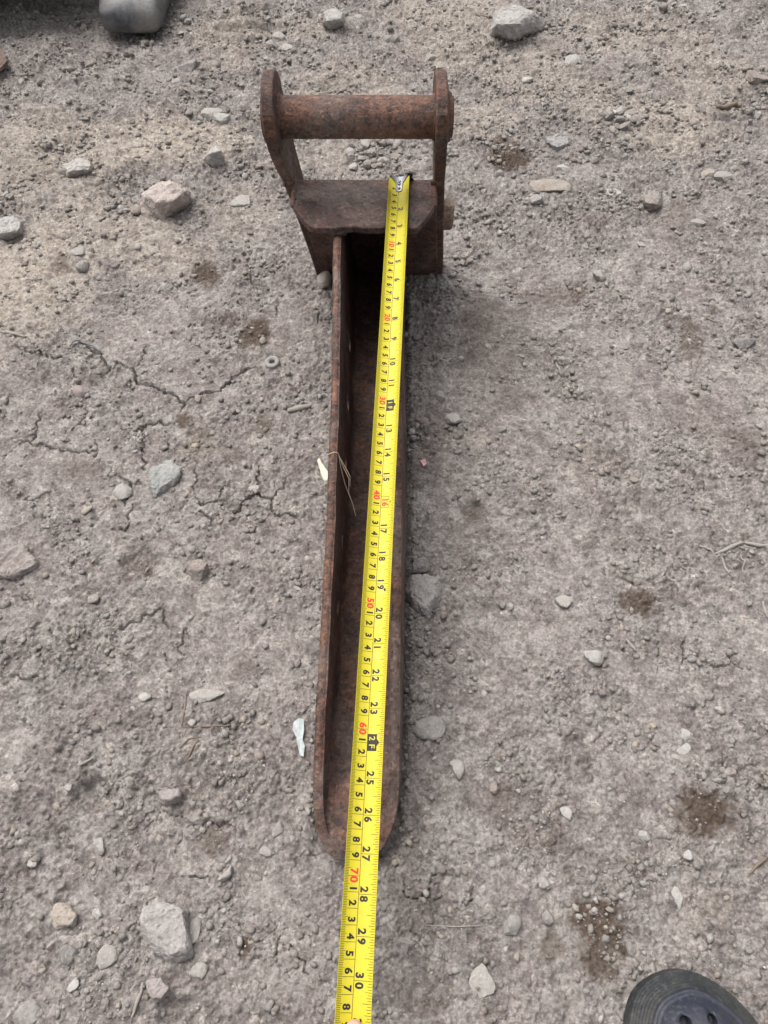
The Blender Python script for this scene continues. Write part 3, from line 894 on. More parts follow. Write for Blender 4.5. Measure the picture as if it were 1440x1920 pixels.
clump(1350, 1468, 34, 24, 10, 10, 24)
clump(820, 500, 60, 26, 22, 7, 18)
clump(880, 430, 40, 50, 16, 7, 16)
clump(1110, 75, 70, 20, 18, 7, 18)
clump(1220, 15, 60, 20, 16, 7, 20)
clump(1400, 200, 40, 36, 16, 8, 20)
clump(1120, 210, 110, 80, 36, 7, 18)
clump(980, 190, 90, 70, 30, 7, 18)
clump(950, 275, 60, 30, 14, 8, 18)
clump(1090, 400, 120, 60, 28, 7, 18)
clump(790, 1180, 24, 60, 14, 8, 20)
clump(775, 1060, 18, 40, 10, 8, 18)
clump(200, 1880, 140, 40, 20, 8, 22)
clump(250, 1740, 60, 70, 10, 8, 20)
clump(1000, 1540, 60, 40, 12, 8, 18)
clump(880, 1700, 50, 60, 14, 8, 18)
clump(1340, 1560, 90, 120, 20, 7, 16)

# shared pebble meshes: twelve shapes
PEB = []
for q in range(14):
    v, f = stone_shape(2, 900 + q, 1.0 if q % 4 else .6, 7, .12)
    me = bpy.data.meshes.new("pebble")
    me.from_pydata([tuple(a * CM) for a in v * np.array([.5, .5 * rc.uniform(.65, 1), .5 * rc.uniform(.5, .85)])], [], f)
    me.polygons.foreach_set("use_smooth", [q % 4 == 0] * len(me.polygons))
    me.materials.append(M["stone"])
    PEB.append(me)

PCOL = ['grey', 'grey', 'pale', 'clod', 'clod', 'clod', 'tan', 'grey', 'brown', 'pale']
def clear_of_things(px, py, r=0):
    if 585 - r < px < 762 + r and 430 < py < 1625 + r:
        return False
    if 540 < px < 850 and 320 < py < 512:
        return False
    for bx, by, br in big_pos:
        if (px - bx) ** 2 + (py - by) ** 2 < (br + r * .5) ** 2:
            return False
    return True

npeb = 0
def pebble(px, py, dpx, col, sink=.3):
    global npeb
    x, f, z = ground_at(px, py)
    d = dpx * z / FPX
    o = bpy.data.objects.new("pebble", PEB[npeb % len(PEB)])
    npeb += 1
    o.location = (x * CM, f * CM, (gh(x, f) + d * (.32 - sink)) * CM)
    o.rotation_euler = (rc.uniform(-.4, .4), rc.uniform(-.4, .4), rc.uniform(0, 2 * pi))
    o.scale = (d * rc.uniform(.9, 1.15), d * rc.uniform(.8, 1.05), d * rc.uniform(.75, 1.1))
    c = COLS[col]
    j = rc.uniform(.85, 1.12)
    o.color = (c[0] * j, c[1] * j, c[2] * j, 1)
    link(o, ground)

for (px, py, d) in CLOD[:]:
    if d > 13.5 and clear_of_things(px, py, 3) and npeb < 130:
        pebble(px, py, d, rc.choice(['clod', 'clod', 'clod', 'grey', 'brown', 'pale']), .12)
tries = 0
while npeb < 298 and tries < 6000:
    tries += 1
    px, py = rc.uniform(5, 1435), 5 + 1910 * rc.random() ** 1.55
    d = 10 + 13 * rc.random() ** 2.0 + (py / 1920) * 4
    if not clear_of_things(px, py, d) or (px > 1150 and py > 1780):
        continue
    pebble(px, py, d, rc.choice(PCOL), rc.uniform(.1, .42))

# grit: too small and too many to pick apart
def build_grit():
    r = np.random.RandomState(5)
    n0 = 165000
    f = -5 + (r.rand(n0) ** 1.0) * 178
    x = (r.rand(n0) * 2 - 1) * (33 + .29 * f) * 1.12
    keep = r.rand(n0) < ((33 + .29 * f) / 85.0) * 0.85 / (0.45 + f / 170.0)
    x, f = x[keep], f[keep]
    g = gravel_amount(x, f)
    patch = np.clip(vnoise(x / 5.0, f / 5.0, 77) * 2.4 + .45, 0.06, 1.5)
    keep = r.rand(len(x)) < np.clip(g, .15, 1) * patch
    x, f = x[keep], f[keep]
    s = 0.05 + 0.40 * r.rand(len(x)) ** 4.0 + 0.05 * r.rand(len(x))
    s *= (0.92 + f / 420.0)
    ex = []
    for (px, py, d) in CLOD:
        for _ in range(3):
            qx, qf, z = ground_at(px + r.normal() * 9, py + r.normal() * 7)
            ex.append((qx, qf, (d * z / FPX) * r.uniform(.12, .42)))
    for _ in range(900):         # crumbs that gather along the steel
        side = -1 if r.rand() < .45 else 1
        ff = r.uniform(10, 84)
        cxx = np.interp(ff, CX_F, CX_X) + side * (3.4 + abs(r.normal()) * 1.6)
        ex.append((cxx, ff, 0.08 + 0.32 * r.rand() ** 3))
    ex = np.array(ex)
    x = np.concatenate([x, ex[:, 0]])
    f = np.concatenate([f, ex[:, 1]])
    s = np.concatenate([s, ex[:, 2]])
    c = np.interp(f, CX_F, CX_X)
    inside = (np.abs(x - c) < 3.3) & (f > 9.5) & (f < 83)
    x, f, s = x[~inside], f[~inside], s[~inside]
    i = np.clip(np.searchsorted(rows_all, f), 1, nr - 1)
    half_i = half[i]
    j = np.clip(np.searchsorted(u_all, x / half_i), 1, nc - 1)
    z = Hg[i, j]
    n = len(x)
    d, fc = ICO[1]
    fc = np.array(fc)
    nv = len(d)
    V = d[None] * r.uniform(.45, 1.15, (n, nv, 1))
    V = V * np.stack([r.uniform(.8, 1.25, n), r.uniform(.7, 1.1, n), r.uniform(.5, .9, n)], -1)[:, None, :]
    a = r.uniform(0, 2 * pi, n)
    ca, sa = np.cos(a)[:, None], np.sin(a)[:, None]
    W = np.stack([V[..., 0] * ca - V[..., 1] * sa, V[..., 0] * sa + V[..., 1] * ca, V[..., 2]], -1)
    W = W * s[:, None, None] + np.stack([x, f, z + s * r.uniform(-.25, .42, n)], -1)[:, None, :]
    faces = (fc[None] + (np.arange(n) * nv)[:, None, None]).reshape(-1, 3)
    me = bpy.data.meshes.new("grit")
    me.vertices.add(n * nv)
    me.vertices.foreach_set("co", (W.reshape(-1, 3) * CM).astype(np.float32).ravel())
    me.loops.add(faces.size)
    me.loops.foreach_set("vertex_index", faces.astype(np.int32).ravel())
    me.polygons.add(len(faces))
    me.polygons.foreach_set("loop_start", np.arange(0, faces.size, 3, dtype=np.int32))
    pal = 0.92 * np.array([COLS[k] for k in ['grey', 'clod', 'clod', 'pale', 'clod', 'clod', 'brown', 'grey', 'clod', 'clod', 'clod', 'tan']])
    cc = pal[r.randint(0, len(pal), n)] * r.uniform(.85, 1.12, (n, 1))
    chip = (s < .16) & (r.rand(n) < .16)
    cc[chip] = np.array(COLS['white']) * r.uniform(.85, 1.15, (int(chip.sum()), 1))
    ca_ = me.color_attributes.new("tint", 'FLOAT_COLOR', 'POINT')
    rgba = np.ones((n, nv, 4), np.float32)
    rgba[..., :3] = cc[:, None, :]
    ca_.data.foreach_set("color", rgba.ravel())
    me.update(calc_edges=True)
    me.materials.append(M["grit"])
    o = link(bpy.data.objects.new("grit", me), ground)
    o["kind"] = "stuff"
    return n
NGRIT = build_grit()

# ------------------------------------------------------------------ the narrow bucket
bucket = empty("trenching_bucket", (-0.009, 0.46, 0.0))
tag(bucket, "narrow rusty steel digger bucket with pin ears lying on its back", "bucket")
BX, BY = -0.9, 46.0
def bk(v):                       # world cm -> bucket local cm
    return (v[0] - BX, v[1] - BY, v[2])

LEAN = 0.07
def rim_h(F):
    h = min(2.3 + 0.187 * F, 14.9)
    if F < 22:
        t = float(smooth01((F - 10.2) / 11.8))
        t = t ** .7
        h = h * t + (1.45 + .10 * (F - 9)) * (1 - t)
    if F > 75.8:
        h = min(h, 14.9 * max(0, 81.2 - F) / 4.8)
    return max(h, .6)
def floor_h(F):
    base = 0.95
    if F < 19:
        base += 0.75 * float(smooth01((19 - F) / 7.0))
    return min(base, rim_h(F) - 0.02)
def half_w(F):
    w = interp(F, [9, 14, 20, 35, 50, 82], [3.50, 3.52, 3.48, 3.42, 3.48, 3.55])
    if F < 15.2:
        t = (15.2 - F) / 6.2
        w *= max(0.0, 1 - t ** 2.6) ** (1 / 2.3)
    return w
def cx(F):
    return interp(F, CX_F, CX_X)

HOLES_F = [30.5, 37.5, 46.5, 54.5, 63.0]
def build_tub():
    st = list(np.linspace(9.0, 16, 26)) + list(np.linspace(16.6, 81.0, 60))
    for hf in HOLES_F:
        st = [q for q in st if abs(q - hf) > 1.3] + [hf - .85, hf + .85]
    st = sorted(st)
    NW, NB = 8, 10
    VF = [0, .10, .25, .42, .60, .78, .92, 1.0]
    inner, outer = [], []
    for F in st:
        hr, hf, w, c = rim_h(F), floor_h(F), max(half_w(F), 0.02), cx(F)
        t = min(0.82, w * .6)
        tb = 0.85 if F > 12 else 0.55 + .3 * (F - 9) / 3
        rf = min(0.9, w * .5, max(0.02, (hr - hf) * .6))       # inner fillet radius
        def section(wd, bot, rad):
            P = []
            hb = bot + rad
            for q in VF:
                P.append((-wd, hr + (hb - hr) * q))
            for q in range(1, 5):
                a = pi + (pi / 2) * q / 4
                P.append((-wd + rad + rad * cos(a), hb + rad * sin(a)))
            for q in range(1, NB):
                P.append((-wd + rad + (2 * wd - 2 * rad) * q / NB, bot))
            for q in range(0, 5):
                a = 1.5 * pi + (pi / 2) * q / 4
                P.append((wd - rad + rad * cos(a), hb + rad * sin(a)))
            for q in reversed(VF[:-1]):
                P.append((wd, hr + (hb - hr) * q))
            return P
        ins = section(max(w - t, .01), hf, min(rf, max(w - t, .01) * .9))
        rad = min(.75, w * .5)
        outs = section(w, min(hf - tb, hr - .05), min(rad, max(.02, (hr - hf + tb) * .6)))
        # uneven, hammered old plate
        k = 0.05
        def wob(j):
            return k * sin(F * .9 + j * .7) * sin(F * .37 + j) if F > 15 else 0
        lift = 0.0
        inner.append([bk((c + x - LEAN * h + wob(j), F, h + lift)) for j, (x, h) in enumerate(ins)])
        outer.append([bk((c + x - LEAN * h + wob(j + 3), F, h + lift)) for j, (x, h) in enumerate(outs)])
    n = len(st)
    m = len(inner[0])
    V = [p for row in inner for p in row] + [p for row in outer for p in row]
    I = lambda i, j: i * m + j
    O = lambda i, j: n * m + i * m + j
    faces = []
    holes = set()
    for hf in HOLES_F:
        i = min(range(n - 1), key=lambda q: abs((st[q] + st[q + 1]) / 2 - hf))
        holes.add((i, 4))
    for i in range(n - 1):
        for j in range(m - 1):
            if (i, j) in holes:
                a = [(i, j), (i + 1, j), (i + 1, j + 1), (i, j + 1)]
                for k in range(4):
                    p, q = a[k], a[(k + 1) % 4]
                    faces.append((I(*p), I(*q), O(*q), O(*p)))
                continue
            faces.append((I(i, j), I(i, j + 1), I(i + 1, j + 1), I(i + 1, j)))
            faces.append((O(i, j), O(i + 1, j), O(i + 1, j + 1), O(i, j + 1)))
        faces.append((I(i, 0), I(i + 1, 0), O(i + 1, 0), O(i, 0)))
        faces.append((I(i, m - 1), O(i, m - 1), O(i + 1, m - 1), I(i + 1, m - 1)))
    for j in range(m - 1):
        faces.append((I(0, j), O(0, j), O(0, j + 1), I(0, j + 1)))
        faces.append((I(n - 1, j), I(n - 1, j + 1), O(n - 1, j + 1), O(n - 1, j)))
    # split into left wall, right wall and floor so that each is a part of its own
    def sect(fc):
        js = [(v if v < n * m else v - n * m) % m for v in fc]
        jm = sum(js) / len(js)
        return 0 if jm < 9 else (2 if jm > m - 10 else 1)
    for s, nm, mat in ((0, "side_plate", M["rust_wall"]), (1, "scoop_floor", M["rust_floor"]), (2, "side_plate", M["rust_wall"])):
        fs = [fc for fc in faces if sect(fc) == s]
        used = sorted(set(v for fc in fs for v in fc))
        mp = {v: k for k, v in enumerate(used)}
        o = mesh_obj(nm, [V[v] for v in used], [tuple(mp[v] for v in fc) for fc in fs], mat, bucket, smooth=True)
        md = o.modifiers.new("edges", 'EDGE_SPLIT')
        md.split_angle = radians(42)
        if s == 0:
            o["label"] = "left side wall with a row of square bolt holes"
build_tub()

def rim_bead(side):
    """rounded, rust-scaled top edge of the side plate"""
    pts, rad = [], []
    for F in np.linspace(12.4, 69.4, 220):
        w, h, c = half_w(F), rim_h(F), cx(F)
        t = min(.82, w * .6)
        pts.append(bk((c + side * (w - t / 2) - LEAN * h + .02 * sin(F * 3.1), F, h - .30 - .22 * float(1 - smooth01((F - 12.4) / 5.0)) + .03 * sin(F * 1.7))))
        rad.append((t / 2 + .012) * (1 + .05 * sin(F * 5.3) * sin(F * 2.1) + .04 * sin(F * 11.7) * sin(F * .9)) * float(.25 + .75 * smooth01((F - 12.4) / 5.0)))
    o = tube("rim_edge", pts, rad, M["rust_pin"], bucket, n=12)
    return o
rim_bead(-1)
rim_bead(1)

def hanger(side):
    # profile in the vertical plane (F, h)
    ear = [(72.9, 21.6), (72.2, 23.4), (72.05, 25.2), (72.7, 26.9), (74.1, 28.0), (76.0, 28.45), (78.0, 28.1), (79.6, 27.0), (80.6, 25.3), (80.9, 23.2)]
    dense = []
    for i in range(len(ear) - 1):
        p = [np.array(ear[max(0, min(len(ear) - 1, i + q))]) for q in (-1, 0, 1, 2)]
        for q in range(4):
            f = q / 4
            c = .5 * ((2 * p[1]) + (-p[0] + p[2]) * f + (2 * p[0] - 5 * p[1] + 4 * p[2] - p[3]) * f * f + (-p[0] + 3 * p[1] - 3 * p[2] + p[3]) * f ** 3)
            dense.append((float(c[0]) + .05 * sin(7.0 * i + q), float(c[1])))
    ear = dense + [ear[-1]]
    prof = [(81.4, -0.30), (80.4, 4.0), (78.8, 10.0), (77.2, 14.6), (76.2, 17.0), (74.6, 19.0)] + ear + [(81.3, 19.0), (82.6, 13.0), (83.7, 6.0), (84.2, -0.35)]
    if side < 0:
        xo = lambda h: interp(h, [0, 16, 24.6, 29], [-9.05, -11.25, -12.0, -12.15])
        xi = lambda h: xo(h) + 1.25
    else:
        xo = lambda h: interp(h, [0, 16, 24.6, 29], [7.95, 6.85, 6.35, 6.25])
        xi = lambda h: xo(h) - 1.20
    n = len(prof)
    V = [bk((xi(h), F, h)) for F, h in prof] + [bk((xo(h), F, h)) for F, h in prof]
    fc = [tuple(range(n)), tuple(range(2 * n - 1, n - 1, -1))]
    for i in range(n):
        j = (i + 1) % n
        fc.append((i, i + n, j + n, j))
    o = mesh_obj("hanger_plate", V, fc, M["rust_plate"], bucket)
    bevel(o, .0022, 3)
    return o
hanger(-1)
hanger(1)

def cyl_x(name, x0, x1, F, h, r, mat, parent, n=48, rough=0.0, steps=40, endr=None):
    pts = []
    V, fc = [], []
    for i in range(steps + 1):
        t = i / steps
        x = x0 + (x1 - x0) * t
        for k in range(n):
            a = 2 * pi * k / n
            rr = r + rough * (sin(x * 2.3 + 3 * a) * sin(x * .9 + a) + .5 * sin(x * 5.1 + 5 * a))
            if endr and (i == 0 or i == steps):
                rr = r * endr
            V.append(bk((x, F + rr * cos(a), h + rr * sin(a))))
    for i in range(steps):
        for k in range(n):
            k2 = (k + 1) % n
            fc.append((i * n + k, i * n + k2, (i + 1) * n + k2, (i + 1) * n + k))
    fc.append(tuple(range(n)))
    fc.append(tuple(steps * n + k for k in range(n - 1, -1, -1)))
    o = mesh_obj(name, V, fc, mat, parent, smooth=True)
    md = o.modifiers.new("edges", 'EDGE_SPLIT')
    md.split_angle = radians(45)
    return o
PF, PH = 75.9, 24.4
cyl_x("pin", -12.45, 7.05, PF, PH, 2.02, M["rust_pin"], bucket, rough=.018, endr=.95)
# weld collars where the pin meets the ears
def ring_x(x, F, h, R, r, nm="weld_bead"):
    V, fc = [], []
    n, m = 48, 8
    for i in range(n):
        a = 2 * pi * i / n
        rr = r * (1 + .25 * sin(a * 9) + .15 * sin(a * 23))
        for k in range(m):
            b = 2 * pi * k / m
            q = R + rr * cos(b)
            V.append(bk((x + rr * sin(b), F + q * cos(a), h + q * sin(a))))
    for i in range(n):
        for k in range(m):
            fc.append((i * m + k, ((i + 1) % n) * m + k, ((i + 1) % n) * m + (k + 1) % m, i * m + (k + 1) % m))
    mesh_obj(nm, V, fc, M["weld"], bucket, smooth=True)
ring_x(-10.72, PF, PH, 2.05, .17)
ring_x(5.15, PF, PH, 2.05, .14)
def boss(x0, x1, r0, r1, F, h, nm):
    V, fc = [], []
    n = 40
    prof = [(x0, r0), (x0 + (x1 - x0) * .35, r0 * .97), (x0 + (x1 - x0) * .6, r1 * 1.05), (x1, r1), (x1, r1 * .7)]
    for x, r in prof:
        for k in range(n):
            a = 2 * pi * k / n
            V.append(bk((x, F + r * cos(a), h + r * sin(a))))
    for i in range(len(prof) - 1):
        for k in range(n):
            k2 = (k + 1) % n
            fc.append((i * n + k, i * n + k2, (i + 1) * n + k2, (i + 1) * n + k))
    fc.append(tuple((len(prof) - 1) * n + k for k in range(n)))
    o = mesh_obj(nm, V, fc, M["rust_plate"], bucket, smooth=True)
    md = o.modifiers.new("e", 'EDGE_SPLIT')
    md.split_angle = radians(40)
boss(6.2, 6.85, 2.9, 2.25, PF, PH, "pin_boss")
boss(-11.9, -12.3, 2.9, 2.4, PF, PH, "pin_boss")

def cross_plate():
    # bent plate over the throat: rounded front corners
    x0, x1 = -9.95, 5.55
    Fb, Ff = 77.0, 69.4
    out = []
    nx = 40
    for i in range(nx + 1):
        t = i / nx
        x = x0 + (x1 - x0) * t
        # front edge set back at the corners
        e = min(x - x0, x1 - x)
        q = max(0.0, 1 - e / 2.0)
        fr = Ff + 3.0 * q ** 1.15
        fr += .10 * sin(x * 1.3) + .06 * sin(x * 3.7)
        out.append((x, fr))
    rows_t = [0, .08, .25, .42, .5, .6, .75, .92, 1]
    def top(F):
        # two flats with a bend between them
        if F > 73.0:
            return 16.75 - .02 * (77 - F)
        return 16.67 - .17 * (73.0 - F)
    V, fc = [], []
    for lay in (0, 1):
        for q in rows_t:
            for (x, fr) in out:
                F = Fb + (fr - Fb) * q
                V.append(bk((x, F, top(F) - lay * .85)))
    nr_, nc_ = len(rows_t), nx + 1
    A = lambda l, i, j: l * nr_ * nc_ + i * nc_ + j
    for i in range(nr_ - 1):
        for j in range(nc_ - 1):
            fc.append((A(0, i, j), A(0, i, j + 1), A(0, i + 1, j + 1), A(0, i + 1, j)))
            fc.append((A(1, i, j), A(1, i + 1, j), A(1, i + 1, j + 1), A(1, i, j + 1)))
    for j in range(nc_ - 1):
        fc.append((A(0, 0, j), A(1, 0, j), A(1, 0, j + 1), A(0, 0, j + 1)))
        fc.append((A(0, nr_ - 1, j), A(0, nr_ - 1, j + 1), A(1, nr_ - 1, j + 1), A(1, nr_ - 1, j)))
    for i in range(nr_ - 1):
        fc.append((A(0, i, 0), A(0, i + 1, 0), A(1, i + 1, 0), A(1, i, 0)))
        fc.append((A(0, i, nc_ - 1), A(1, i, nc_ - 1), A(1, i + 1, nc_ - 1), A(0, i + 1, nc_ - 1)))
    o = mesh_obj("cross_plate", V, fc, M["rust_cross"], bucket)
    bevel(o, .0016, 2, 50)
cross_plate()

def slab(name, quad, thick, mat, bev=.0012):
    """quad of world cm points, thickness towards the back"""
    P = [Vector(p) for p in quad]
    n = (P[1] - P[0]).cross(P[2] - P[0]).normalized() * thick
    V = [bk(p) for p in P] + [bk(p + n) for p in P]
    fc = [(0, 1, 2, 3), (7, 6, 5, 4)] + [(i, (i + 1) % 4, (i + 1) % 4 + 4, i + 4) for i in range(4)]
    o = mesh_obj(name, V, fc, mat, bucket)
    bevel(o, bev, 2)
    return o
# back wall between the hangers
slab("back_plate", [(-8.2, 81.2, -.2), (7.2, 81.2, -.2), (5.9, 76.3, 16.0), (-10.3, 76.3, 16.0)], -.9, M["rust_plate"])

def bead(name, pts, r, seed):
    rr = random.Random(seed)
    P, R = [], []
    for a, b in zip(pts[:-1], pts[1:]):
        a, b = Vector(a), Vector(b)
        n = max(4, int((b - a).length / .18))
        for k in range(n):
            P.append(bk(a + (b - a) * k / n + Vector((rr.gauss(0, .03), rr.gauss(0, .03), rr.gauss(0, .03)))))
            R.append(r * rr.uniform(.8, 1.2))
    P.append(bk(pts[-1]))
    R.append(r * .6)
    tube(name, P, R, M["weld"], bucket, n=8)
bead("weld_bead", [(-9.95, 76.9, 16.6), (-9.95, 74.2, 16.55), (-9.95, 72.4, 16.4)], .32, 1)
bead("weld_bead", [(5.58, 76.9, 16.6), (5.58, 74.5, 16.5), (5.6, 72.6, 16.3)], .30, 2)
bead("weld_bead", [(-5.5, 69.7, 15.25), (-4.7, 69.6, 15.2), (-4.0, 69.7, 15.25)], .35, 3)
bead("weld_bead", [(5.3, 76.2, 16.9), (5.9, 76.2, 16.9), (6.5, 76.1, 16.8)], .35, 4)
bead("weld_bead", [(-11.1, 76.0, 16.9), (-10.6, 76.0, 16.9), (-10.1, 76.2, 16.8)], .38, 5)

# end of the rear pin, squared off, sticking out at the right
def rear_pin():
    V, fc = [], []
    n = 8
    for (x, r) in [(6.9, 1.55), (8.25, 1.5), (8.5, 1.3)]:
        for k in range(n):
            a = 2 * pi * (k + .5) / n
            V.append(bk((x, 80.6 + r * 1.0 * cos(a), 9.6 + r * 1.25 * sin(a))))
    for i in range(2):
        for k in range(n):
            fc.append((i * n + k, i * n + (k + 1) % n, (i + 1) * n + (k + 1) % n, (i + 1) * n + k))
    fc.append(tuple(2 * n + k for k in range(n)))
    fc.append(tuple(range(n - 1, -1, -1)))
    o = mesh_obj("rear_pin_end", V, fc, mat_rust("rust_pale", (0.14, 0.09, 0.06), (0.22, 0.14, 0.09), (0.33, 0.20, 0.12), .4, .2, grey_amt=.1), bucket)
    bevel(o, .001, 2, 30)
    o["label"] = "light brown end of the rear pin at the right plate"
rear_pin()

# ------------------------------------------------------------------ tape measure
T0 = Vector((1.73, 76.6, 17.30))
T1 = Vector((-2.0, -0.9, 8.45))
TD = (T1 - T0) / 78.0             # cm of blade per printed cm
tdir = TD.normalized()
ARC_R, HALF = 1.65, 1.25
def tape_pt(s, uu, off=0.0):
    """printed position s (cm from the hook), uu across the blade (cm, - = left), off above the print"""
    c = T0 + TD * s
    side = Vector((1, 0, 0)) - tdir * tdir.x
    side.normalize()
    up = side.cross(-tdir).normalized()
    if up.z < 0:
        up = -up
    tw = radians(interp(s, [0, 30, 60, 90], [7, 4, -3, -6]))      # slight twist of the blade
    a = uu / ARC_R
    flat = interp(s, [0, 60, 80, 95], [1, 1, .85, .5])
    R = ARC_R / flat
    a = uu / R
    lx = (R - off) * sin(a)
    lz = R - (R - off) * cos(a)
    sag = R - R * cos(HALF / R)
    lz -= sag * .5
    X = lx * cos(tw) - lz * sin(tw)
    Z = lx * sin(tw) + lz * cos(tw)
    return c + side * X + up * Z

tape = empty("tape_measure", (0.0173, 0.766, 0.168))
tag(tape, "yellow steel tape measure blade stretched along the rusty bucket", "tape measure")
def tp(s, uu, off=0.0):
    p = tape_pt(s, uu, off)
    return (p.x - 1.73, p.y - 76.6, p.z - 16.8)

def tape_mat():
    t = NT("tape_yellow")
    f = t.noise(40, 4, .6)
    c = t.mix(f, (0.455, 0.385, 0.020), (0.52, 0.445, 0.030))
    g = t.noise(260, 4, .7)
    c = t.mix(t.math('MULTIPLY', t.ramp(g, [(.52, 0), (.68, 1)]), .45), c, (0.36, 0.30, 0.06))
    c = t.mix(t.math('MULTIPLY', t.ramp(t.noise(75, 6, .75, 1.2), [(.56, 0), (.66, 1)]), .4), c, (0.34, 0.285, 0.10))
    t.color(c)
    t.rough(t.ramp(t.noise(90, 4, .6), [(.35, .32), (.65, .6)]))
    t.b.inputs["Specular IOR Level"].default_value = .25
    t.b.inputs["Coat Weight"].default_value = .0
    t.b.inputs["Coat Roughness"].default_value = .25
    return t.m
M["tape"] = tape_mat()
M["ink"] = mat_plain("print_black", (0.022, 0.020, 0.018), .5, var=.1)
M["inkred"] = mat_plain("print_red", (0.62, 0.045, 0.03), .5, var=.1)
M["inkpale"] = mat_plain("print_pale_red", (0.72, 0.36, 0.06), .5, var=.1)
M["tick"] = mat_plain("print_tick", (0.055, 0.046, 0.010), .5, var=.1)
M["chrome"] = mat_plain("hook_steel", (0.16, 0.16, 0.17), .28, metal=1.0, var=.1)
M["blackmetal"] = mat_plain("hook_black", (0.02, 0.02, 0.02), .5, var=.2)

def build_blade():
    ns, nu = 190, 20
    V, fc = [], []
    for lay, off in ((0, 0.0), (1, -.013)):
        for i in range(ns + 1):
            s = .15 + 91.85 * i / ns
            for j in range(nu + 1):
                V.append(tp(s, -HALF + 2 * HALF * j / nu, off))
    m = nu + 1
    A = lambda l, i, j: l * (ns + 1) * m + i * m + j
    for i in range(ns):
        for j in range(nu):
            fc.append((A(0, i, j), A(0, i, j + 1), A(0, i + 1, j + 1), A(0, i + 1, j)))
            fc.append((A(1, i, j), A(1, i + 1, j), A(1, i + 1, j + 1), A(1, i, j + 1)))
        fc.append((A(0, i, 0), A(0, i + 1, 0), A(1, i + 1, 0), A(1, i, 0)))
        fc.append((A(0, i, nu), A(1, i, nu), A(1, i + 1, nu), A(0, i + 1, nu)))
    for j in range(nu):
        fc.append((A(0, 0, j), A(1, 0, j), A(1, 0, j + 1), A(0, 0, j + 1)))
    o = mesh_obj("blade", V, fc, M["tape"], tape, smooth=True)
    md = o.modifiers.new("e", 'EDGE_SPLIT')
    md.split_angle = radians(50)
    return o
build_blade()

class Print:
    def __init__(self):
        self.V, self.F = [], []
    def quad(self, s0, s1, u0, u1, off=.004):
        n = max(1, int(abs(u1 - u0) / .2 + .5))
        b = len(self.V)
        for k in range(n + 1):
            uu = u0 + (u1 - u0) * k / n
            self.V += [tp(s0, uu, off), tp(s1, uu, off)]
        for k in range(n):
            a = b + 2 * k
            self.F.append((a, a + 1, a + 3, a + 2))
    def longline(self, s0, s1, u0, u1, off=.004):
        n = int((s1 - s0) / 1.0)
        for k in range(n):
            self.quad(s0 + (s1 - s0) * k / n, s0 + (s1 - s0) * (k + 1) / n, u0, u1, off)
    def poly(self, pts, off=.004):
        b = len(self.V)
        self.V += [tp(s, uu, off) for s, uu in pts]
        self.F.append(tuple(range(b, b + len(pts))))
    def glyph(self, ch, s_c, u_base, height, width_scale=1.0, off=.006):
        vs, fs, w = GLY[ch]
        k = height / GLYH
        b = len(self.V)
        for (x, y) in vs:
            self.V.append(tp(s_c + (x - w / 2) * k * width_scale, u_base + y * k, off))
        self.F += [tuple(b + i for i in f) for f in fs]
    def build(self, name, mat):
        if not self.F:
            return None
        me = bpy.data.meshes.new(name)
        me.from_pydata([(a * CM, b_ * CM, c * CM) for a, b_, c in self.V], [], self.F)
        me.materials.append(mat)
        return link(bpy.data.objects.new(name, me), tape)

GLY, GLYH = {}, 1.0
def make_glyphs():
    global GLYH
    for ch in [*"0123456789F", 'w1', 'w2', 'wF']:
        cu = bpy.data.curves.new("glyph", 'FONT')
        cu.body = ch[-1]
        cu.size = 1.0
        cu.resolution_u = 5
        cu.offset = 0.012 if ch[0] == 'w' else 0.044
        o = bpy.data.objects.new("glyph", cu)
        COL.objects.link(o)
        dg = bpy.context.evaluated_depsgraph_get()
        me = bpy.data.meshes.new_from_object(o.evaluated_get(dg))
        bm = bmesh.new()
        bm.from_mesh(me)
        bmesh.ops.triangulate(bm, faces=bm.faces)
        for yv in np.arange(.1, .8, .1):
            bmesh.ops.bisect_plane(bm, geom=bm.verts[:] + bm.edges[:] + bm.faces[:], plane_co=(0, float(yv), 0), plane_no=(0, 1, 0))
        bm.verts.index_update()
        vs = [(v.co.x, v.co.y) for v in bm.verts]
        fs = [tuple(v.index for v in f.verts) for f in bm.faces]
        x0 = min(v[0] for v in vs)
        x1 = max(v[0] for v in vs)
        vs = [(v[0] - x0, v[1]) for v in vs]
        GLY[ch] = (vs, fs, x1 - x0)
        if ch == '8':
            GLYH = max(v[1] for v in vs)
        bm.free()
        bpy.data.objects.remove(o)
        bpy.data.curves.remove(cu)
        bpy.data.meshes.remove(me)
make_glyphs()

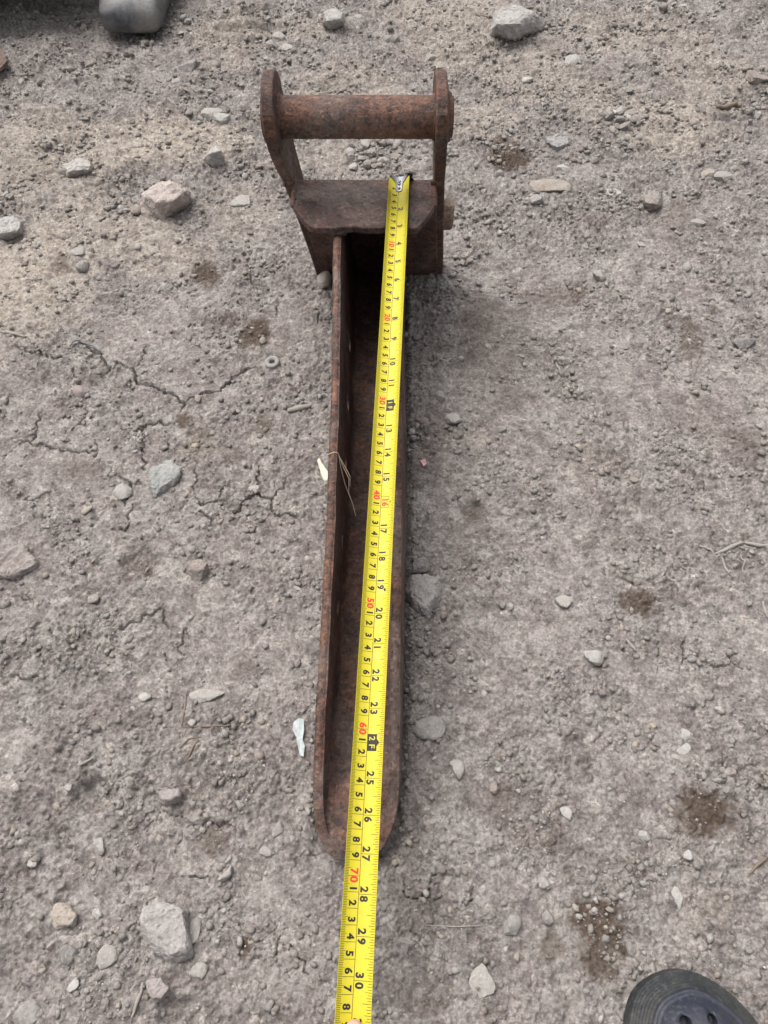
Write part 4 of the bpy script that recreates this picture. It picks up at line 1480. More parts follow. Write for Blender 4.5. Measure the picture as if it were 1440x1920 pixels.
def build_print():
    tk, pale = Print(), Print()
    class Figures:
        """every printed number becomes a part of its own"""
        def __init__(self, mat):
            self.mat, self.cur = mat, {}
        def at(self, key):
            return self.cur.setdefault(key, Print())
        def flush(self):
            for p in self.cur.values():
                p.build("printed_number", self.mat)
    K, R_, W_ = Figures(M["ink"]), Figures(M["inkred"]), Figures(M["tape"])
    UL = -0.06
    tk.longline(2.2, 91, UL - .018, UL + .018)
    end_s = 91.0
    # metric side
    mm = 22
    while mm < end_s * 10:
        s = mm / 10
        if mm % 10 == 0:
            tk.quad(s - .016, s + .016, -HALF + .03, UL)
        elif mm % 5 == 0:
            tk.quad(s - .015, s + .015, -HALF + .03, -HALF + .50)
        else:
            tk.quad(s - .016, s + .016, -HALF + .03, -HALF + .37)
        mm += 1
    for n in range(1, 91):
        hh = .56
        k, r = K.at(('c', n)), R_.at(('c', n))
        ub = UL - .10 - hh
        d = n % 10
        if d == 0:
            r.glyph(str(n // 10), n - .27, ub, hh, 1.05)
            r.glyph('0', n + .22, ub, hh, 1.05)
        elif d == 1 and n > 1:
            k.glyph('1', n - .22, ub + .02, hh * .92)
        elif n > 1:
            k.glyph(str(d), n - .33, ub + .02, hh * .92)
    # inch side
    for q in range(14, 36 * 16):
        s = q * 2.54 / 16
        if s > end_s:
            break
        u1 = HALF - .03
        if q % 16 == 0:
            tk.quad(s - .016, s + .016, UL, u1)
        elif q % 8 == 0:
            tk.quad(s - .015, s + .015, u1 - .62, u1)
        elif q % 4 == 0:
            tk.quad(s - .015, s + .015, u1 - .46, u1)
        elif q % 2 == 0:
            tk.quad(s - .016, s + .016, u1 - .36, u1)
        else:
            tk.quad(s - .016, s + .016, u1 - .28, u1)
    for n in range(2, 36):
        s = n * 2.54
        if s > end_s - 1:
            break
        ub, hh = UL + .12, .54
        k, r, w = K.at(('i', n)), R_.at(('i', n)), W_.at(('i', n))
        t = str(n)
        if n in (12, 24):
            a, b, u1 = s - .62, s + .62, UL + .72
            k.quad(a, b, UL + .02, u1, .004)
            k.poly([(s - .26, u1), (s + .26, u1), (s, u1 + .22)], .004)
            w.glyph('w' + str(n // 12), s - .30, ub + .02, .46, 1.1, .008)
            w.glyph('wF', s + .28, ub + .02, .46, 1.1, .008)
        elif n == 16 or n == 32:
            r.glyph(t[0], s - .22, ub, hh)
            r.glyph(t[1], s + .22, ub, hh)
            a, b, u1, e = s - .55, s + .55, UL + .70, .018
            tk.quad(a, a + e * 2, UL, u1)
            tk.quad(b - e * 2, b, UL, u1)
            tk.quad(a, s - .22, u1 - e, u1 + e)
            tk.quad(s + .22, b, u1 - e, u1 + e)
            tk.poly([(s - .22, u1 - e), (s - .22, u1 + e), (s, u1 + .26), (s, u1 + .20)])
            tk.poly([(s + .22, u1 - e), (s + .22, u1 + e), (s, u1 + .26), (s, u1 + .20)])
        elif n < 10:
            k.glyph(t, s - .26, ub, hh)
        else:
            k.glyph(t[0], s - .30, ub, hh)
            k.glyph(t[1], s + .28, ub, hh)
    # the black joist diamond
    for s in (48.77,):
        K.at('diamond').poly([(s - .17, UL + .74), (s, UL + .86), (s + .17, UL + .74), (s, UL + .62)], .004)
    # faint small red marks between the first figures, unreadable at this size
    rr = random.Random(4)
    for (s0, s1, u0, u1) in [(4.2, 4.6, -.42, -.34), (6.0, 6.3, -.5, -.42), (7.2, 7.5, -.45, -.37), (8.3, 8.6, -.42, -.34), (11.3, 11.8, -.5, -.28), (12.2, 12.6, -.5, -.42), (13.2, 13.6, -.46, -.38),
                             (4.0, 4.5, .08, .22), (8.4, 9.9, .10, .17), (13.6, 15.2, .10, .17)]:
        n = max(2, int((s1 - s0) / .13))
        for q in range(n):
            a = s0 + (s1 - s0) * q / n
            pale.quad(a, a + .07, u0 + rr.uniform(0, .02), u1 - rr.uniform(0, .02))
    K.flush()
    R_.flush()
    W_.flush()
    tk.build("scale_lines", M["tick"])["kind"] = "stuff"
    pale.build("small_red_print", M["inkpale"])["kind"] = "stuff"
build_print()

def build_hook():
    # plate riveted on the blade's end, wide at the lip and narrow where it is riveted
    prof = [(-.15, 1.02), (.12, .98), (.45, .70), (.8, .44), (1.2, .36), (1.75, .37), (2.05, .30), (2.15, .12)]
    V, fc = [], []
    m = 9
    for lay, off in ((0, .10), (1, .02)):
        for s, hw in prof:
            for j in range(m):
                V.append(tp(s, -hw + 2 * hw * j / (m - 1), off))
    n = len(prof)
    A = lambda l, i, j: l * n * m + i * m + j
    for i in range(n - 1):
        for j in range(m - 1):
            fc.append((A(0, i, j), A(0, i, j + 1), A(0, i + 1, j + 1), A(0, i + 1, j)))
            fc.append((A(1, i, j), A(1, i + 1, j), A(1, i + 1, j + 1), A(1, i, j + 1)))
        fc.append((A(0, i, 0), A(0, i + 1, 0), A(1, i + 1, 0), A(1, i, 0)))
        fc.append((A(0, i, m - 1), A(1, i, m - 1), A(1, i + 1, m - 1), A(0, i + 1, m - 1)))
    for j in range(m - 1):
        fc.append((A(0, 0, j), A(1, 0, j), A(1, 0, j + 1), A(0, 0, j + 1)))
        fc.append((A(0, n - 1, j), A(0, n - 1, j + 1), A(1, n - 1, j + 1), A(1, n - 1, j)))
    hook = mesh_obj("hook", V, fc, M["chrome"], tape, smooth=True)
    md = hook.modifiers.new("e", 'EDGE_SPLIT')
    md.split_angle = radians(45)
    # the lip bent down behind the plate, blackened
    V, fc = [], []
    rows_ = [(-.15, .10), (-.26, .02), (-.30, -.25), (-.30, -1.1)]
    for s, off in rows_:
        for j in range(m):
            uu = -1.02 + 2.04 * j / (m - 1)
            V.append(tp(s, uu, off))
    for i in range(len(rows_) - 1):
        for j in range(m - 1):
            fc.append((i * m + j, i * m + j + 1, (i + 1) * m + j + 1, (i + 1) * m + j))
    lip = mesh_obj("hook_lip", V, fc, M["blackmetal"], tape, smooth=True)
    sm = lip.modifiers.new("t", 'SOLIDIFY')
    sm.thickness = .0009
    # stop tab at the right of the lip
    V, fc = [], []
    for s in (-.34, -.05):
        for uu, off in ((.98, .35), (1.32, .15), (1.5, -.35), (1.05, -.5)):
            V.append(tp(s, uu, off))
    fc = [(0, 1, 2, 3), (7, 6, 5, 4)] + [(i, (i + 1) % 4, (i + 1) % 4 + 4, i + 4) for i in range(4)]
    mesh_obj("hook_tab", V, fc, M["blackmetal"], tape)
    for s in (.62, 1.02, 1.72):
        V, fc = [], []
        n = 16
        rings = [(.19, .10), (.17, .16), (.10, .20), (.02, .215)]
        for rad, off in rings:
            for k in range(n):
                a = 2 * pi * k / n
                V.append(tp(s + rad * sin(a), rad * cos(a), off))
        for i in range(len(rings) - 1):
            for k in range(n):
                fc.append((i * n + k, i * n + (k + 1) % n, (i + 1) * n + (k + 1) % n, (i + 1) * n + k))
        fc.append(tuple((len(rings) - 1) * n + k for k in range(n)))
        mesh_obj("rivet", V, fc, M["chrome"], hook, smooth=True)
build_hook()

# ------------------------------------------------------------------ string and paper tag on the left rim
M["string"] = mat_plain("string", (0.42, 0.34, 0.25), .9, var=.2, scale=600)
M["paper"] = mat_plain("paper", (0.62, 0.60, 0.45), .8, var=.12, scale=200)
FS = 43.2
def rimp(F, lx, dz=0.0):
    h = rim_h(F)
    return Vector((cx(F) - half_w(F) - LEAN * h + lx, F, h + dz))
sroot = empty("string_tag", tuple(rimp(FS, .4) * CM))
tag(sroot, "thin pale string with a small cream paper tag tied round the left rim", "tag")
def sl(v):
    return tuple(v - rimp(FS, .4))
loop = []
for k in range(25):
    a = 2 * pi * k / 24
    loop.append(sl(rimp(FS + .08 * sin(a * 2), .41 + .52 * cos(a), -.32 + .44 * sin(a))))
tube("string_loop", loop, .045, M["string"], sroot, n=6)
def dangle(ends, r=.035):
    P = [sl(p) for p in ends]
    # smooth
    Q = []
    for a, b in zip(P[:-1], P[1:]):
        for k in range(5):
            Q.append(tuple(Vector(a).lerp(Vector(b), k / 5)))
    Q.append(P[-1])
    tube("string_end", Q, r, M["string"], sroot, n=6)
dangle([rimp(FS, .92, -.25), rimp(FS - .7, 1.3, -.9), rimp(FS - 1.6, 1.9, -1.6), rimp(FS - 2.4, 1.85, -2.6), rimp(FS - 3.3, 2.3, -3.6), rimp(FS - 3.9, 2.5, -4.2)])
dangle([rimp(FS, .92, -.30), rimp(FS - .9, 1.15, -1.2), rimp(FS - 1.8, 1.5, -2.2), rimp(FS - 2.7, 2.0, -3.2)])
dangle([rimp(FS, .90, -.3), rimp(FS - .8, 1.5, -.8), rimp(FS - 1.5, 2.0, -1.3), rimp(FS - 2.0, 2.0, -2.2)], .028)
def paper_tag():
    V, fc = [], []
    n = 8
    for i in range(n + 1):
        t = i / n
        c = rimp(FS - .2 - 1.9 * t, -1.05 + 1.05 * t, -.6 - .5 * sin(t * 2.2))
        hw = .12 + .36 * min(1, t * 1.4)
        for q in (-1, 1):
            V.append(sl(c + Vector((q * hw * .75, q * .1, q * .35 * hw))))
    for i in range(n):
        fc.append((2 * i, 2 * i + 1, 2 * i + 3, 2 * i + 2))
    o = mesh_obj("paper_tag", V, fc, M["paper"], sroot, smooth=True)
    sm = o.modifiers.new("t", 'SOLIDIFY')
    sm.thickness = .0004
paper_tag()

# ------------------------------------------------------------------ rubber clog at the lower right
def mat_clog(name, base, dusty, tread=False):
    t = NT(name)
    n1 = t.noise(30, 5, .6, .3)
    n2 = t.noise(300, 4, .65)
    c = t.mix(t.math('MULTIPLY', t.ramp(n1, [(.35, 0), (.7, 1)]), dusty), base, (0.135, 0.125, 0.110))
    c = t.mix(t.math('MULTIPLY', t.ramp(n2, [(.5, 0), (.72, 1)]), dusty * .9), c, (0.20, 0.185, 0.165))
    t.color(c)
    t.rough(.62)
    t.bump(n2, .0005, .6)
    return t.m
M["clog"] = mat_clog("clog_navy", (0.008, 0.011, 0.024), .20)
M["clogsole"] = mat_clog("clog_sole", (0.009, 0.012, 0.015), .28)
M["void"] = mat_plain("clog_inside", (0.008, 0.008, 0.010), .8, var=.1)

def foot_outline(n=96):
    """right foot plan, toe at +F; cm, origin at toe centre line"""
    ctrl = [(-1.2, 0.0), (1.2, -.55), (3.4, -2.2), (4.9, -4.6), (5.6, -7.8), (5.5, -11), (4.7, -16), (4.1, -21), (3.9, -25), (3.2, -27.6), (0.3, -28.8),
            (-2.6, -27.6), (-3.4, -25), (-3.6, -20), (-4.3, -15), (-5.2, -10.5), (-5.6, -6.6), (-5.2, -3.2), (-3.9, -1.1)]
    m = len(ctrl)
    out = []
    for i in range(n):
        t = i / n * m
        k = int(t)
        f = t - k
        p = [np.array(ctrl[(k + q) % m]) for q in (-1, 0, 1, 2)]
        out.append(.5 * ((2 * p[1]) + (-p[0] + p[2]) * f + (2 * p[0] - 5 * p[1] + 4 * p[2] - p[3]) * f * f + (-p[0] + 3 * p[1] - 3 * p[2] + p[3]) * f ** 3))
    return np.array(out)

SHOE_LOC = (22.9, 1.75)
shoe = empty("rubber_clog", (SHOE_LOC[0] * CM, SHOE_LOC[1] * CM, 0.0))
shoe.rotation_euler = (0, 0, radians(-3))
tag(shoe, "dusty dark navy rubber clog with vent holes in the bottom right corner", "shoe")
def build_shoe():
    ol = foot_outline()
    n = len(ol)
    cen = np.stack([np.interp(ol[:, 1], [-28, -20, -8, 0], [.2, .2, .0, -.6]), np.clip(ol[:, 1], -24.5, -5.2)], 1)
    vec = cen - ol
    ln = np.linalg.norm(vec, axis=1)[:, None]
    vec = vec / ln
    def ring(inset, z, toe=0.0):
        ins = np.minimum(inset, ln * .98)
        p = ol + vec * ins
        zz = np.full(n, z)
        return [(p[i, 0], p[i, 1], zz[i]) for i in range(n)]
    def stack(name, rings, mat, cap_top=True):
        V = [q for r_ in rings for q in r_]
        fc = []
        for i in range(len(rings) - 1):
            for k in range(n):
                fc.append((i * n + k, i * n + (k + 1) % n, (i + 1) * n + (k + 1) % n, (i + 1) * n + k))
        fc.append(tuple(range(n - 1, -1, -1)))
        if cap_top:
            fc.append(tuple((len(rings) - 1) * n + k for k in range(n)))
        return mesh_obj(name, V, fc, mat, shoe, smooth=True)
    # thick sole with a toe bumper; ribbed rows of small dimples run along it
    rings = [ring(.5, .1), ring(.12, .35), ring(.0, .8), ring(.05, 1.3), ring(.10, 1.36), ring(.06, 1.45), ring(.12, 2.1)]
    z = 2.15
    ins = .16
    for k in range(7):
        rings += [ring(ins, z), ring(ins + .085, z + .07), ring(ins + .13, z + .13)]
        z += .185
        ins += .17
    rings += [ring(ins + .1, z + .02), ring(ins + .35, z - .05)]
    sole = stack("sole", rings, M["clogsole"])
    # dimples on the bumper
    V, fc = [], []
    d4 = [(1, 0), (0, 1), (-1, 0), (0, -1)]
    zz, ii = 2.15, .16
    for k in range(7):
        for i in range(n):
            if ol[i, 1] < -13:
                continue
            for sub in range(3):
                t = (sub + (k % 2) * .5) / 3
                a = ol[i] * (1 - t) + ol[(i + 1) % n] * t
                vv = vec[i] * (1 - t) + vec[(i + 1) % n] * t
                tg = np.array([-vv[1], vv[0]])
                c = a + vv * (ii + .115)
                b = len(V)
                for dx, dy in d4:
                    p = c + tg * dx * .085 + vv * dy * .060
                    V.append((p[0], p[1], zz + .05 + dy * .05))
                p = c - vv * .05
                V.append((p[0], p[1], zz + .14))
                for q in range(4):
                    fc.append((b + q, b + (q + 1) % 4, b + 4))
        zz += .185
        ii += .17
    o = mesh_obj("tread_dimples", V, fc, M["clogsole"], sole)
    o["kind"] = "stuff"
    # upper: flattened dome, a lip runs round its foot
    base = z - .12
    prof = [(1.30, base), (1.32, base + .16), (1.42, base + .24), (1.55, base + .25), (1.62, base + .22), (1.8, base + .42), (2.2, base + .85), (2.8, base + 1.25), (3.5, base + 1.52), (4.2, base + 1.66), (4.8, base + 1.72), (5.1, base + 1.74)]
    def uring(inset, zv):
        ins = np.minimum(inset, ln * .97)
        p = ol + vec * ins
        k = (zv - base) / 1.74
        rise = np.interp(p[:, 1], [-14, -9, -4, 0], [2.6, 1.6, .35, 0]) * k
        return [(p[i, 0], p[i, 1], zv + rise[i]) for i in range(n)]
    up = stack("upper", [uring(a, b) for a, b in prof], M["clog"])
    # vent holes, cut through
    def loc(px, py, h):
        x, f, _ = ground_at(px, py, h)
        v = shoe.matrix_basis.inverted() @ Vector((x * CM, f * CM, 0))
        return v.x / CM, v.y / CM
    holes = [(*loc(1290, 1916, base + 1.9), .36), (*loc(1340, 1912, base + 1.9), .36), (*loc(1240, 1950, base + 1.9), .36), (*loc(1300, 1975, base + 2.1), .36), (*loc(1352, 1970, base + 2.1), .36)]
    sx_, sf_ = loc(1401, 1888, base + 1.1)
    tx_, tf_ = loc(1339, 1856, base + .5)
    bm = bmesh.new()
    for (hx, hf, r_) in holes:
        bmesh.ops.create_cone(bm, cap_ends=True, segments=20, radius1=r_, radius2=r_, depth=3.0, matrix=Matrix.Translation((hx, hf, base + 2.0)))
    # side slots
    bmesh.ops.create_cone(bm, cap_ends=True, segments=16, radius1=.42, radius2=.42, depth=2.2,
                          matrix=Matrix.Translation((sx_, sf_, base + 1.1)) @ Matrix.Rotation(radians(-35), 4, 'Y') @ Matrix.Diagonal((1.5, .75, 1, 1)))
    bmesh.ops.create_cone(bm, cap_ends=True, segments=12, radius1=.2, radius2=.2, depth=1.0, matrix=Matrix.Translation((tx_, tf_, base + .45)))
    bmesh.ops.scale(bm, verts=bm.verts, vec=(CM, CM, CM))
    cme = bpy.data.meshes.new("cut")
    bm.to_mesh(cme)
    bm.free()
    cut = bpy.data.objects.new("cut", cme)
    COL.objects.link(cut)
    cut.matrix_world = shoe.matrix_basis
    bpy.context.view_layer.update()
    md = up.modifiers.new("vents", 'BOOLEAN')
    md.object = cut
    md.operation = 'DIFFERENCE'
    md.solver = 'EXACT'
    bpy.context.view_layer.update()
    dg = bpy.context.evaluated_depsgraph_get()
    nm = bpy.data.meshes.new_from_object(up.evaluated_get(dg))
    up.modifiers.clear()
    up.data = nm
    bpy.data.objects.remove(cut)
    # sock-dark foot opening at the back half
    V, fc = [], []
    m = 40
    for k in range(m):
        a = 2 * pi * k / m
        V.append((.1 + 2.6 * cos(a), -19.5 + 5.6 * sin(a), base + 1.85 + np.interp(-19.5 + 5.6 * sin(a), [-25, -14], [2.3, 2.6])))
    for k in range(m):
        a = 2 * pi * k / m
        V.append((.1 + 2.3 * cos(a), -19.5 + 5.2 * sin(a), base + 2.9))
    for k in range(m):
        fc.append((k, (k + 1) % m, (k + 1) % m + m, k + m))
    fc.append(tuple(m + k for k in range(m)))
    mesh_obj("foot_opening", V, fc, M["void"], shoe, smooth=True)
build_shoe()

# ------------------------------------------------------------------ hand that holds the blade, mostly below the frame
def skin_mat():
    t = NT("skin")
    n1 = t.noise(60, 4, .6)
    c = t.mix(n1, (0.46, 0.25, 0.185), (0.56, 0.33, 0.25))
    t.color(c)
    t.rough(.55)
    t.b.inputs["Subsurface Weight"].default_value = .12
    t.b.inputs["Subsurface Radius"].default_value = (.01, .004, .002)
    t.bump(t.noise(900, 3), .0004, .5)
    return t.m
M["skin"] = skin_mat()
def hand():
    V, E, R = [], [], []
    def add(p, r, par=None):
        V.append(tuple(p))
        R.append(r)
        if par is not None:
            E.append((par, len(V) - 1))
        return len(V) - 1
    def tpw(s, uu, off):
        return tape_pt(s, uu, off)
    # palm lies left of and under the blade, beyond the bottom of the picture
    wr = add(tpw(95.5, -4.5, -2.0), 2.3)
    pm = add(tpw(90.5, -3.3, -2.3), 2.1, wr)
    k0 = add(tpw(86.5, -2.6, -2.2), 1.5, pm)
    # thumb over the top of the blade
    t1 = add(tpw(89.5, -2.6, .2), 1.35, pm)
    t2 = add(tpw(85.0, -1.2, 1.55), 1.05, t1)
    t3 = add(tpw(81.6, -.45, 1.15), .92, t2)
    t4 = add(tpw(78.15, .22, .70), .58, t3)
    # fingers curl under and round the right edge
    for i, (ds, ln) in enumerate(((0.0, 1.0), (2.3, 1.08), (4.6, 1.0), (6.8, .82))):
        b = add(tpw(85.2 + ds, -1.4, -2.3), .95, k0 if i < 2 else pm)
        c = add(tpw(84.6 + ds, 1.1 * ln, -2.3), .82, b)
        d = add(tpw(84.6 + ds, 2.6 * ln, -1.0), .75, c)
        e = add(tpw(84.9 + ds, 2.3 * ln, .45), .62, d)
    fa = add(tpw(108, -8.0, -1.0), 2.9, wr)
    me = bpy.data.meshes.new("person")
    me.from_pydata([(a * CM, b * CM, c * CM) for a, b, c in V], E, [])
    o = bpy.data.objects.new("person", me)
    link(o)
    me.materials.append(M["skin"])
    sk = o.modifiers.new("skin", 'SKIN')
    sk.use_smooth_shade = True
    for i, sv in enumerate(me.skin_vertices[0].data):
        sv.radius = (R[i] * CM, R[i] * CM)
        sv.use_root = (i == 1)
    sd = o.modifiers.new("sub", 'SUBSURF')
    sd.levels = 2
    sd.render_levels = 2
    tag(o, "bare hand pinching the yellow tape blade at the bottom edge, thumb on top", "person")
    # thumb nail
    V, fc = [], []
    for i in range(6):
        for j in range(5):
            t, q = i / 5, j / 4 * 2 - 1
            s = 80.6 - 1.9 * t
            p = tape_pt(s, -.45 + .25 * t + q * .5 * (1 - .25 * t * t), 2.08 - .75 * t - .22 * q * q)
            V.append(tuple(p))
    for i in range(5):
        for j in range(4):
            fc.append((i * 5 + j, i * 5 + j + 1, (i + 1) * 5 + j + 1, (i + 1) * 5 + j))
    nail = mesh_obj("thumb_nail", V, fc, mat_plain("nail", (0.58, 0.38, 0.30), .35, var=.08), o, smooth=True)
hand()

# ------------------------------------------------------------------ teeth of the big bucket at the top left
def mat_worn():
    t = NT("worn_steel")
    n1 = t.noise(14, 5, .65, .5)
    n2 = t.noise(160, 4, .65)
    c = t.mix(t.ramp(n1, [(.35, 0), (.62, 1)]), (0.045, 0.045, 0.053), (0.20, 0.19, 0.178))
    c = t.mix(t.math('MULTIPLY', t.ramp(n2, [(.3, 1), (.48, 0)]), .5), c, (0.08, 0.07, 0.066))
    t.color(c)
    t.rough(.6)
    t.b.inputs["Metallic"].default_value = .15
    t.bump(n2, .0012, .6)
    return t.m
M["worn"] = mat_worn()
M["darksteel"] = mat_rust("dark_steel", (0.045, 0.030, 0.026), (0.075, 0.046, 0.038), (0.12, 0.06, 0.04), .25, .15)
big = empty("digger_bucket", (-.7, 1.72, 0))
tag(big, "worn grey bucket teeth poking in from the top left corner", "bucket")
def tooth(xc, f0, hw, tilt=0.0):
    st = [(f0, .78, 1.6, 4.0), (f0 + .8, .94, .9, 5.2), (f0 + 3, 1.0, .6, 6.3), (f0 + 10, 1.03, .8, 8.2), (f0 + 20, 1.05, 1.2, 10.0), (f0 + 36, 1.05, 1.6, 11.5)]
    V, fc = [], []
    n = 20
    for F, k, z0, z1 in st:
        for q in range(n):
            a = 2 * pi * q / n
            e = 4.2
            sx = math.copysign(abs(cos(a)) ** (2 / e), cos(a))
            sz = math.copysign(abs(sin(a)) ** (2 / e), sin(a))
            x = xc + hw * k * sx + tilt * (F - f0)
            V.append((x + 70, F - 172 - .0 * sx, (z0 + z1) / 2 + (z1 - z0) / 2 * sz))
    for i in range(len(st) - 1):
        for q in range(n):
            fc.append((i * n + q, i * n + (q + 1) % n, (i + 1) * n + (q + 1) % n, (i + 1) * n + q))
    fc.append(tuple(range(n)))
    fc.append(tuple((len(st) - 1) * n + q for q in range(n)))
    o = mesh_obj("tooth", V, fc, M["worn"], big, smooth=True)
    md = o.modifiers.new("e", 'EDGE_SPLIT')
    md.split_angle = radians(50)
tooth(-45.2, 144.6, 5.4, .02)
tooth(-79.5, 146.5, 6.0, .02)
# the cutting edge the teeth are fixed to, and the shell behind it
def shell():
    prof = [(168, 4.0), (168, 8.0), (182, 13), (200, 22), (214, 38), (220, 60), (223, 60), (217, 36), (203, 18), (184, 8)]
    V, fc = [], []
    n = len(prof)
    for x in (-128, -24):
        for F, h in prof:
            V.append((x + 70, F - 172, h))
    fc = [tuple(range(n)), tuple(range(2 * n - 1, n - 1, -1))]
    for i in range(n):
        j = (i + 1) % n
        fc.append((i, j, j + n, i + n))
    mesh_obj("bucket_shell", V, fc, M["darksteel"], big)
shell()

def build_shade_slab():  # unseen slab, added only to shade the earth in the top left corner
    x0, x1 = -125, -54
    V = [(x + 70, F - 172, h) for h in (10.5, 15.5) for x, F in ((x0, 143), (x1, 150), (x1, 176), (x0, 176))]
    fc = [(0, 1, 2, 3), (7, 6, 5, 4)] + [(i, (i + 1) % 4, (i + 1) % 4 + 4, i + 4) for i in range(4)]
    bevel(mesh_obj("shade_slab", V, fc, M["darksteel"], big), .006, 2)
build_shade_slab()

# ------------------------------------------------------------------ small litter
M["grass"] = mat_plain("dry_grass", (0.25, 0.228, 0.20), .9, var=.2, scale=300)
M["twig"] = mat_plain("dead_twig", (0.17, 0.125, 0.09), .9, var=.25, scale=300)
M["wire"] = mat_plain("grey_wire", (0.12, 0.12, 0.12), .5, var=.2, scale=300)
def ground_line(name, pts, r, mat, lab, cat, group=None, lift=.10):
    P = []
    for a, b in zip(pts[:-1], pts[1:]):
        for k in range(4):
            t = k / 4
            P.append((a[0] + (b[0] - a[0]) * t, a[1] + (b[1] - a[1]) * t))
    P.append(pts[-1])
    W = []
    for p in P:
        x, f, z = ground_at(*p)
        W.append(Vector((x, f, gh(x, f) + lift)))
    o0 = W[0].copy()
    R = [r * (1 - .45 * abs(2 * i / (len(W) - 1) - 1)) for i in range(len(W))]
    o = tube(name, [tuple(w - o0) for w in W], R, mat, None, n=6)
    o.location = o0 * CM
    tag(o, lab, cat, group)
    return o
ground_line("twig", [(1338, 216), (1360, 213), (1386, 206)], .42, M["twig"], "short thick grey twig near the upper right edge", "twig", lift=.3)
ground_line("twig", [(1385, 208), (1410, 212), (1438, 214)], .16, M["twig"], "thin dark twig running out of the right edge near the top", "twig")
ground_line("straw", [(1338, 1042), (1365, 1030), (1392, 1020)], .24, M["grass"], "thick pale straw, uppermost of the straws at the right edge", "straw")
ground_line("straw", [(1394, 1020), (1420, 1026), (1440, 1026)], .22, M["grass"], "straw running out of the right edge", "straw")
ground_line("straw", [(1350, 1048), (1358, 1066), (1364, 1080)], .16, M["grass"], "short straw hanging down below the thick pale straw", "straw")
ground_line("straw", [(1310, 1026), (1330, 1032), (1340, 1042)], .13, M["grass"], "short thin straw left of the thick pale straw", "straw")
ground_line("straw", [(1386, 1040), (1392, 1058), (1390, 1078)], .10, M["grass"], "upright thin straw between the straws at the right edge", "straw")
ground_line("straw", [(1428, 1130), (1432, 1150), (1438, 1160)], .18, M["grass"], "straw at the right edge below the straw group", "straw")
ground_line("straw", [(556, 1166), (575, 1180), (598, 1200)], .09, M["grass"], "thin pale straw touching the left wall of the bucket", "straw")
ground_line("straw", [(2, 622), (25, 628), (50, 634)], .24, M["grass"], "pale stick at the left edge above the cracks", "straw")
ground_line("straw", [(540, 775), (560, 770), (583, 766)], .42, M["grass"], "stubby pale stalk left of the bucket below the ring", "straw", lift=.2)
ground_line("twig", [(270, 1842), (264, 1870), (250, 1908)], .16, M["grass"], "thin bent stalk at the bottom left", "twig")
ground_line("straw", [(152, 1437), (162, 1430), (175, 1422)], .14, M["grass"], "short pale straw above the three cornered hole", "straw")
for i, (pts, lab) in enumerate([
        ([(348, 1300), (346, 1330), (340, 1362)], "upright blade of flattened dry grass at lower left"),
        ([(342, 1362), (380, 1362), (432, 1360)], "long level blade of flattened dry grass at lower left"),
        ([(335, 1402), (352, 1385), (376, 1380)], "slanting blade of flattened dry grass at lower left"),
        ([(345, 1428), (362, 1400), (372, 1386)], "lowest blade of flattened dry grass at lower left")]):
    ground_line("grass_blade", pts, .10, M["twig"], lab, "grass blade", "flattened dry grass", lift=.06)
ground_line("straw", [(780, 690), (795, 688), (808, 686)], .16, M["grass"], "short straw right of the tape's ten inch mark", "straw")
ground_line("straw", [(1040, 672), (1046, 690), (1052, 705)], .18, M["grass"], "short upright straw in the earth right of the bucket", "straw")
ground_line("straw", [(1172, 1200), (1182, 1210), (1192, 1222)], .17, M["grass"], "short slanting straw beside the whitish broken pebble", "straw")
ground_line("twig", [(1305, 590), (1322, 600), (1342, 608)], .10, M["twig"], "thin reddish twig near the right edge", "twig")
ground_line("twig", [(1402, 1640), (1420, 1622), (1438, 1606)], .12, M["twig"], "thin dark twig at the right edge low down", "twig")
ground_line("straw", [(40, 214), (56, 230), (72, 221)], .10, M["grass"], "bent pale straw near the top left", "straw")
ground_line("straw", [(890, 30), (905, 36), (918, 42)], .16, M["twig"], "short twig left of the large buried stone", "twig")
ground_line("wire", [(133, 655), (140, 645), (155, 645), (175, 652), (190, 662)], .14, M["wire"], "bent grey wire sticking out of a crack at left", "wire", lift=.35)
ground_line("straw", [(800, 1735), (850, 1738), (905, 1736)], .06, M["grass"], "very thin pale straw right of the bucket's lip", "straw", lift=.1)

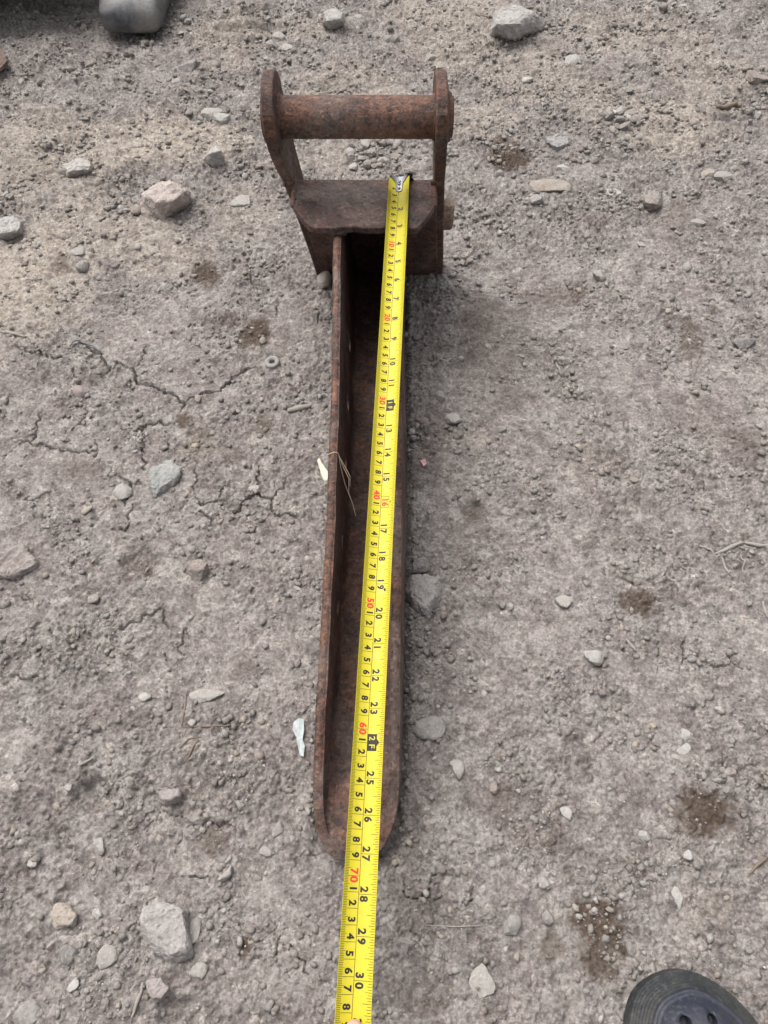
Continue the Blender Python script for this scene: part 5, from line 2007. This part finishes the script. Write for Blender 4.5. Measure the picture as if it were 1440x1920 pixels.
# grey ring nut left of the bucket
def ring_nut():
    x, f, z = ground_at(512, 684)
    g = gh(x, f)
    prof = [(.38, .0), (.38, .42), (.44, .52), (.56, .54), (.62, .62), (.86, .62), (.97, .52), (1.0, .35), (1.0, 0)]
    V, fc = [], []
    n = 40
    for r, h in prof:
        for k in range(n):
            a = 2 * pi * k / n
            V.append((r * .92 * cos(a), r * .92 * sin(a), h))
    for i in range(len(prof) - 1):
        for k in range(n):
            fc.append((i * n + k, i * n + (k + 1) % n, (i + 1) * n + (k + 1) % n, (i + 1) * n + k))
    o = mesh_obj("ring", V, fc, mat_plain("dusty_ring", (0.25, 0.235, 0.22), .8, var=.25, scale=200), None, smooth=True)
    md = o.modifiers.new("e", 'EDGE_SPLIT')
    md.split_angle = radians(50)
    o.location = (x * CM, f * CM, (g - .06) * CM)
    o.rotation_euler = (radians(4), radians(-6), 0)
    tag(o, "dusty grey ring with a centre hole lying left of the bucket", "ring")
ring_nut()

# flat flakes
def flake(name, pts, mat, lab, cat, thick=.06, lift=.12, curl=.15):
    W = []
    for p in pts:
        x, f, z = ground_at(*p)
        W.append(Vector((x, f, 0)))
    c = sum(W, Vector()) / len(W)
    g = gh(c.x, c.y) + lift
    n = len(W)
    rr = random.Random(len(lab))
    V = []
    for lay in (0, 1):
        for w in W:
            d = w - c
            V.append((d.x, d.y, rr.uniform(0, curl) if lay == 0 else 0))
        V.append((0, 0, .02))
    for k in range(n + 1):
        a = V[k]
        V[n + 1 + k] = (a[0], a[1], a[2] - thick)
    fc = []
    for k in range(n):
        k2 = (k + 1) % n
        fc += [(k, k2, n), (n + 1 + k2, n + 1 + k, 2 * n + 1), (k, n + 1 + k, n + 1 + k2, k2)]
    o = mesh_obj(name, V, fc, mat)
    o.location = (c.x * CM, c.y * CM, g * CM)
    tag(o, lab, cat)
M["flake"] = mat_plain("pale_plastic", (0.34, 0.375, 0.37), .7, var=.5, scale=300)
flake("plastic_flake", [(551, 1356), (560, 1349), (570, 1350), (571, 1370), (568, 1388), (572, 1400), (570, 1421), (563, 1418), (559, 1400), (556, 1384), (549, 1370)], M["flake"], "pale bluish plastic flake on the earth left of the bucket", "flake")
flake("rust_flake", [(-12, 122), (12, 116), (22, 134), (10, 146), (-8, 158), (-30, 150)], mat_rust("rust_frag", (0.07, .045, .035), (.13, .085, .065), (.18, .115, .085), .3, .25, grey_amt=.3), "rusty brown flake at the left edge near the top", "flake", thick=.5, lift=1.2, curl=.9)
M["pinkp"] = mat_plain("pink_plastic", (0.55, 0.30, 0.29), .6, var=.15)
flake("plastic_flake", [(787, 868), (797, 866), (800, 874), (794, 880)], M["pinkp"], "tiny pink flake right of the tape's fifteen inch mark", "flake", lift=.15)
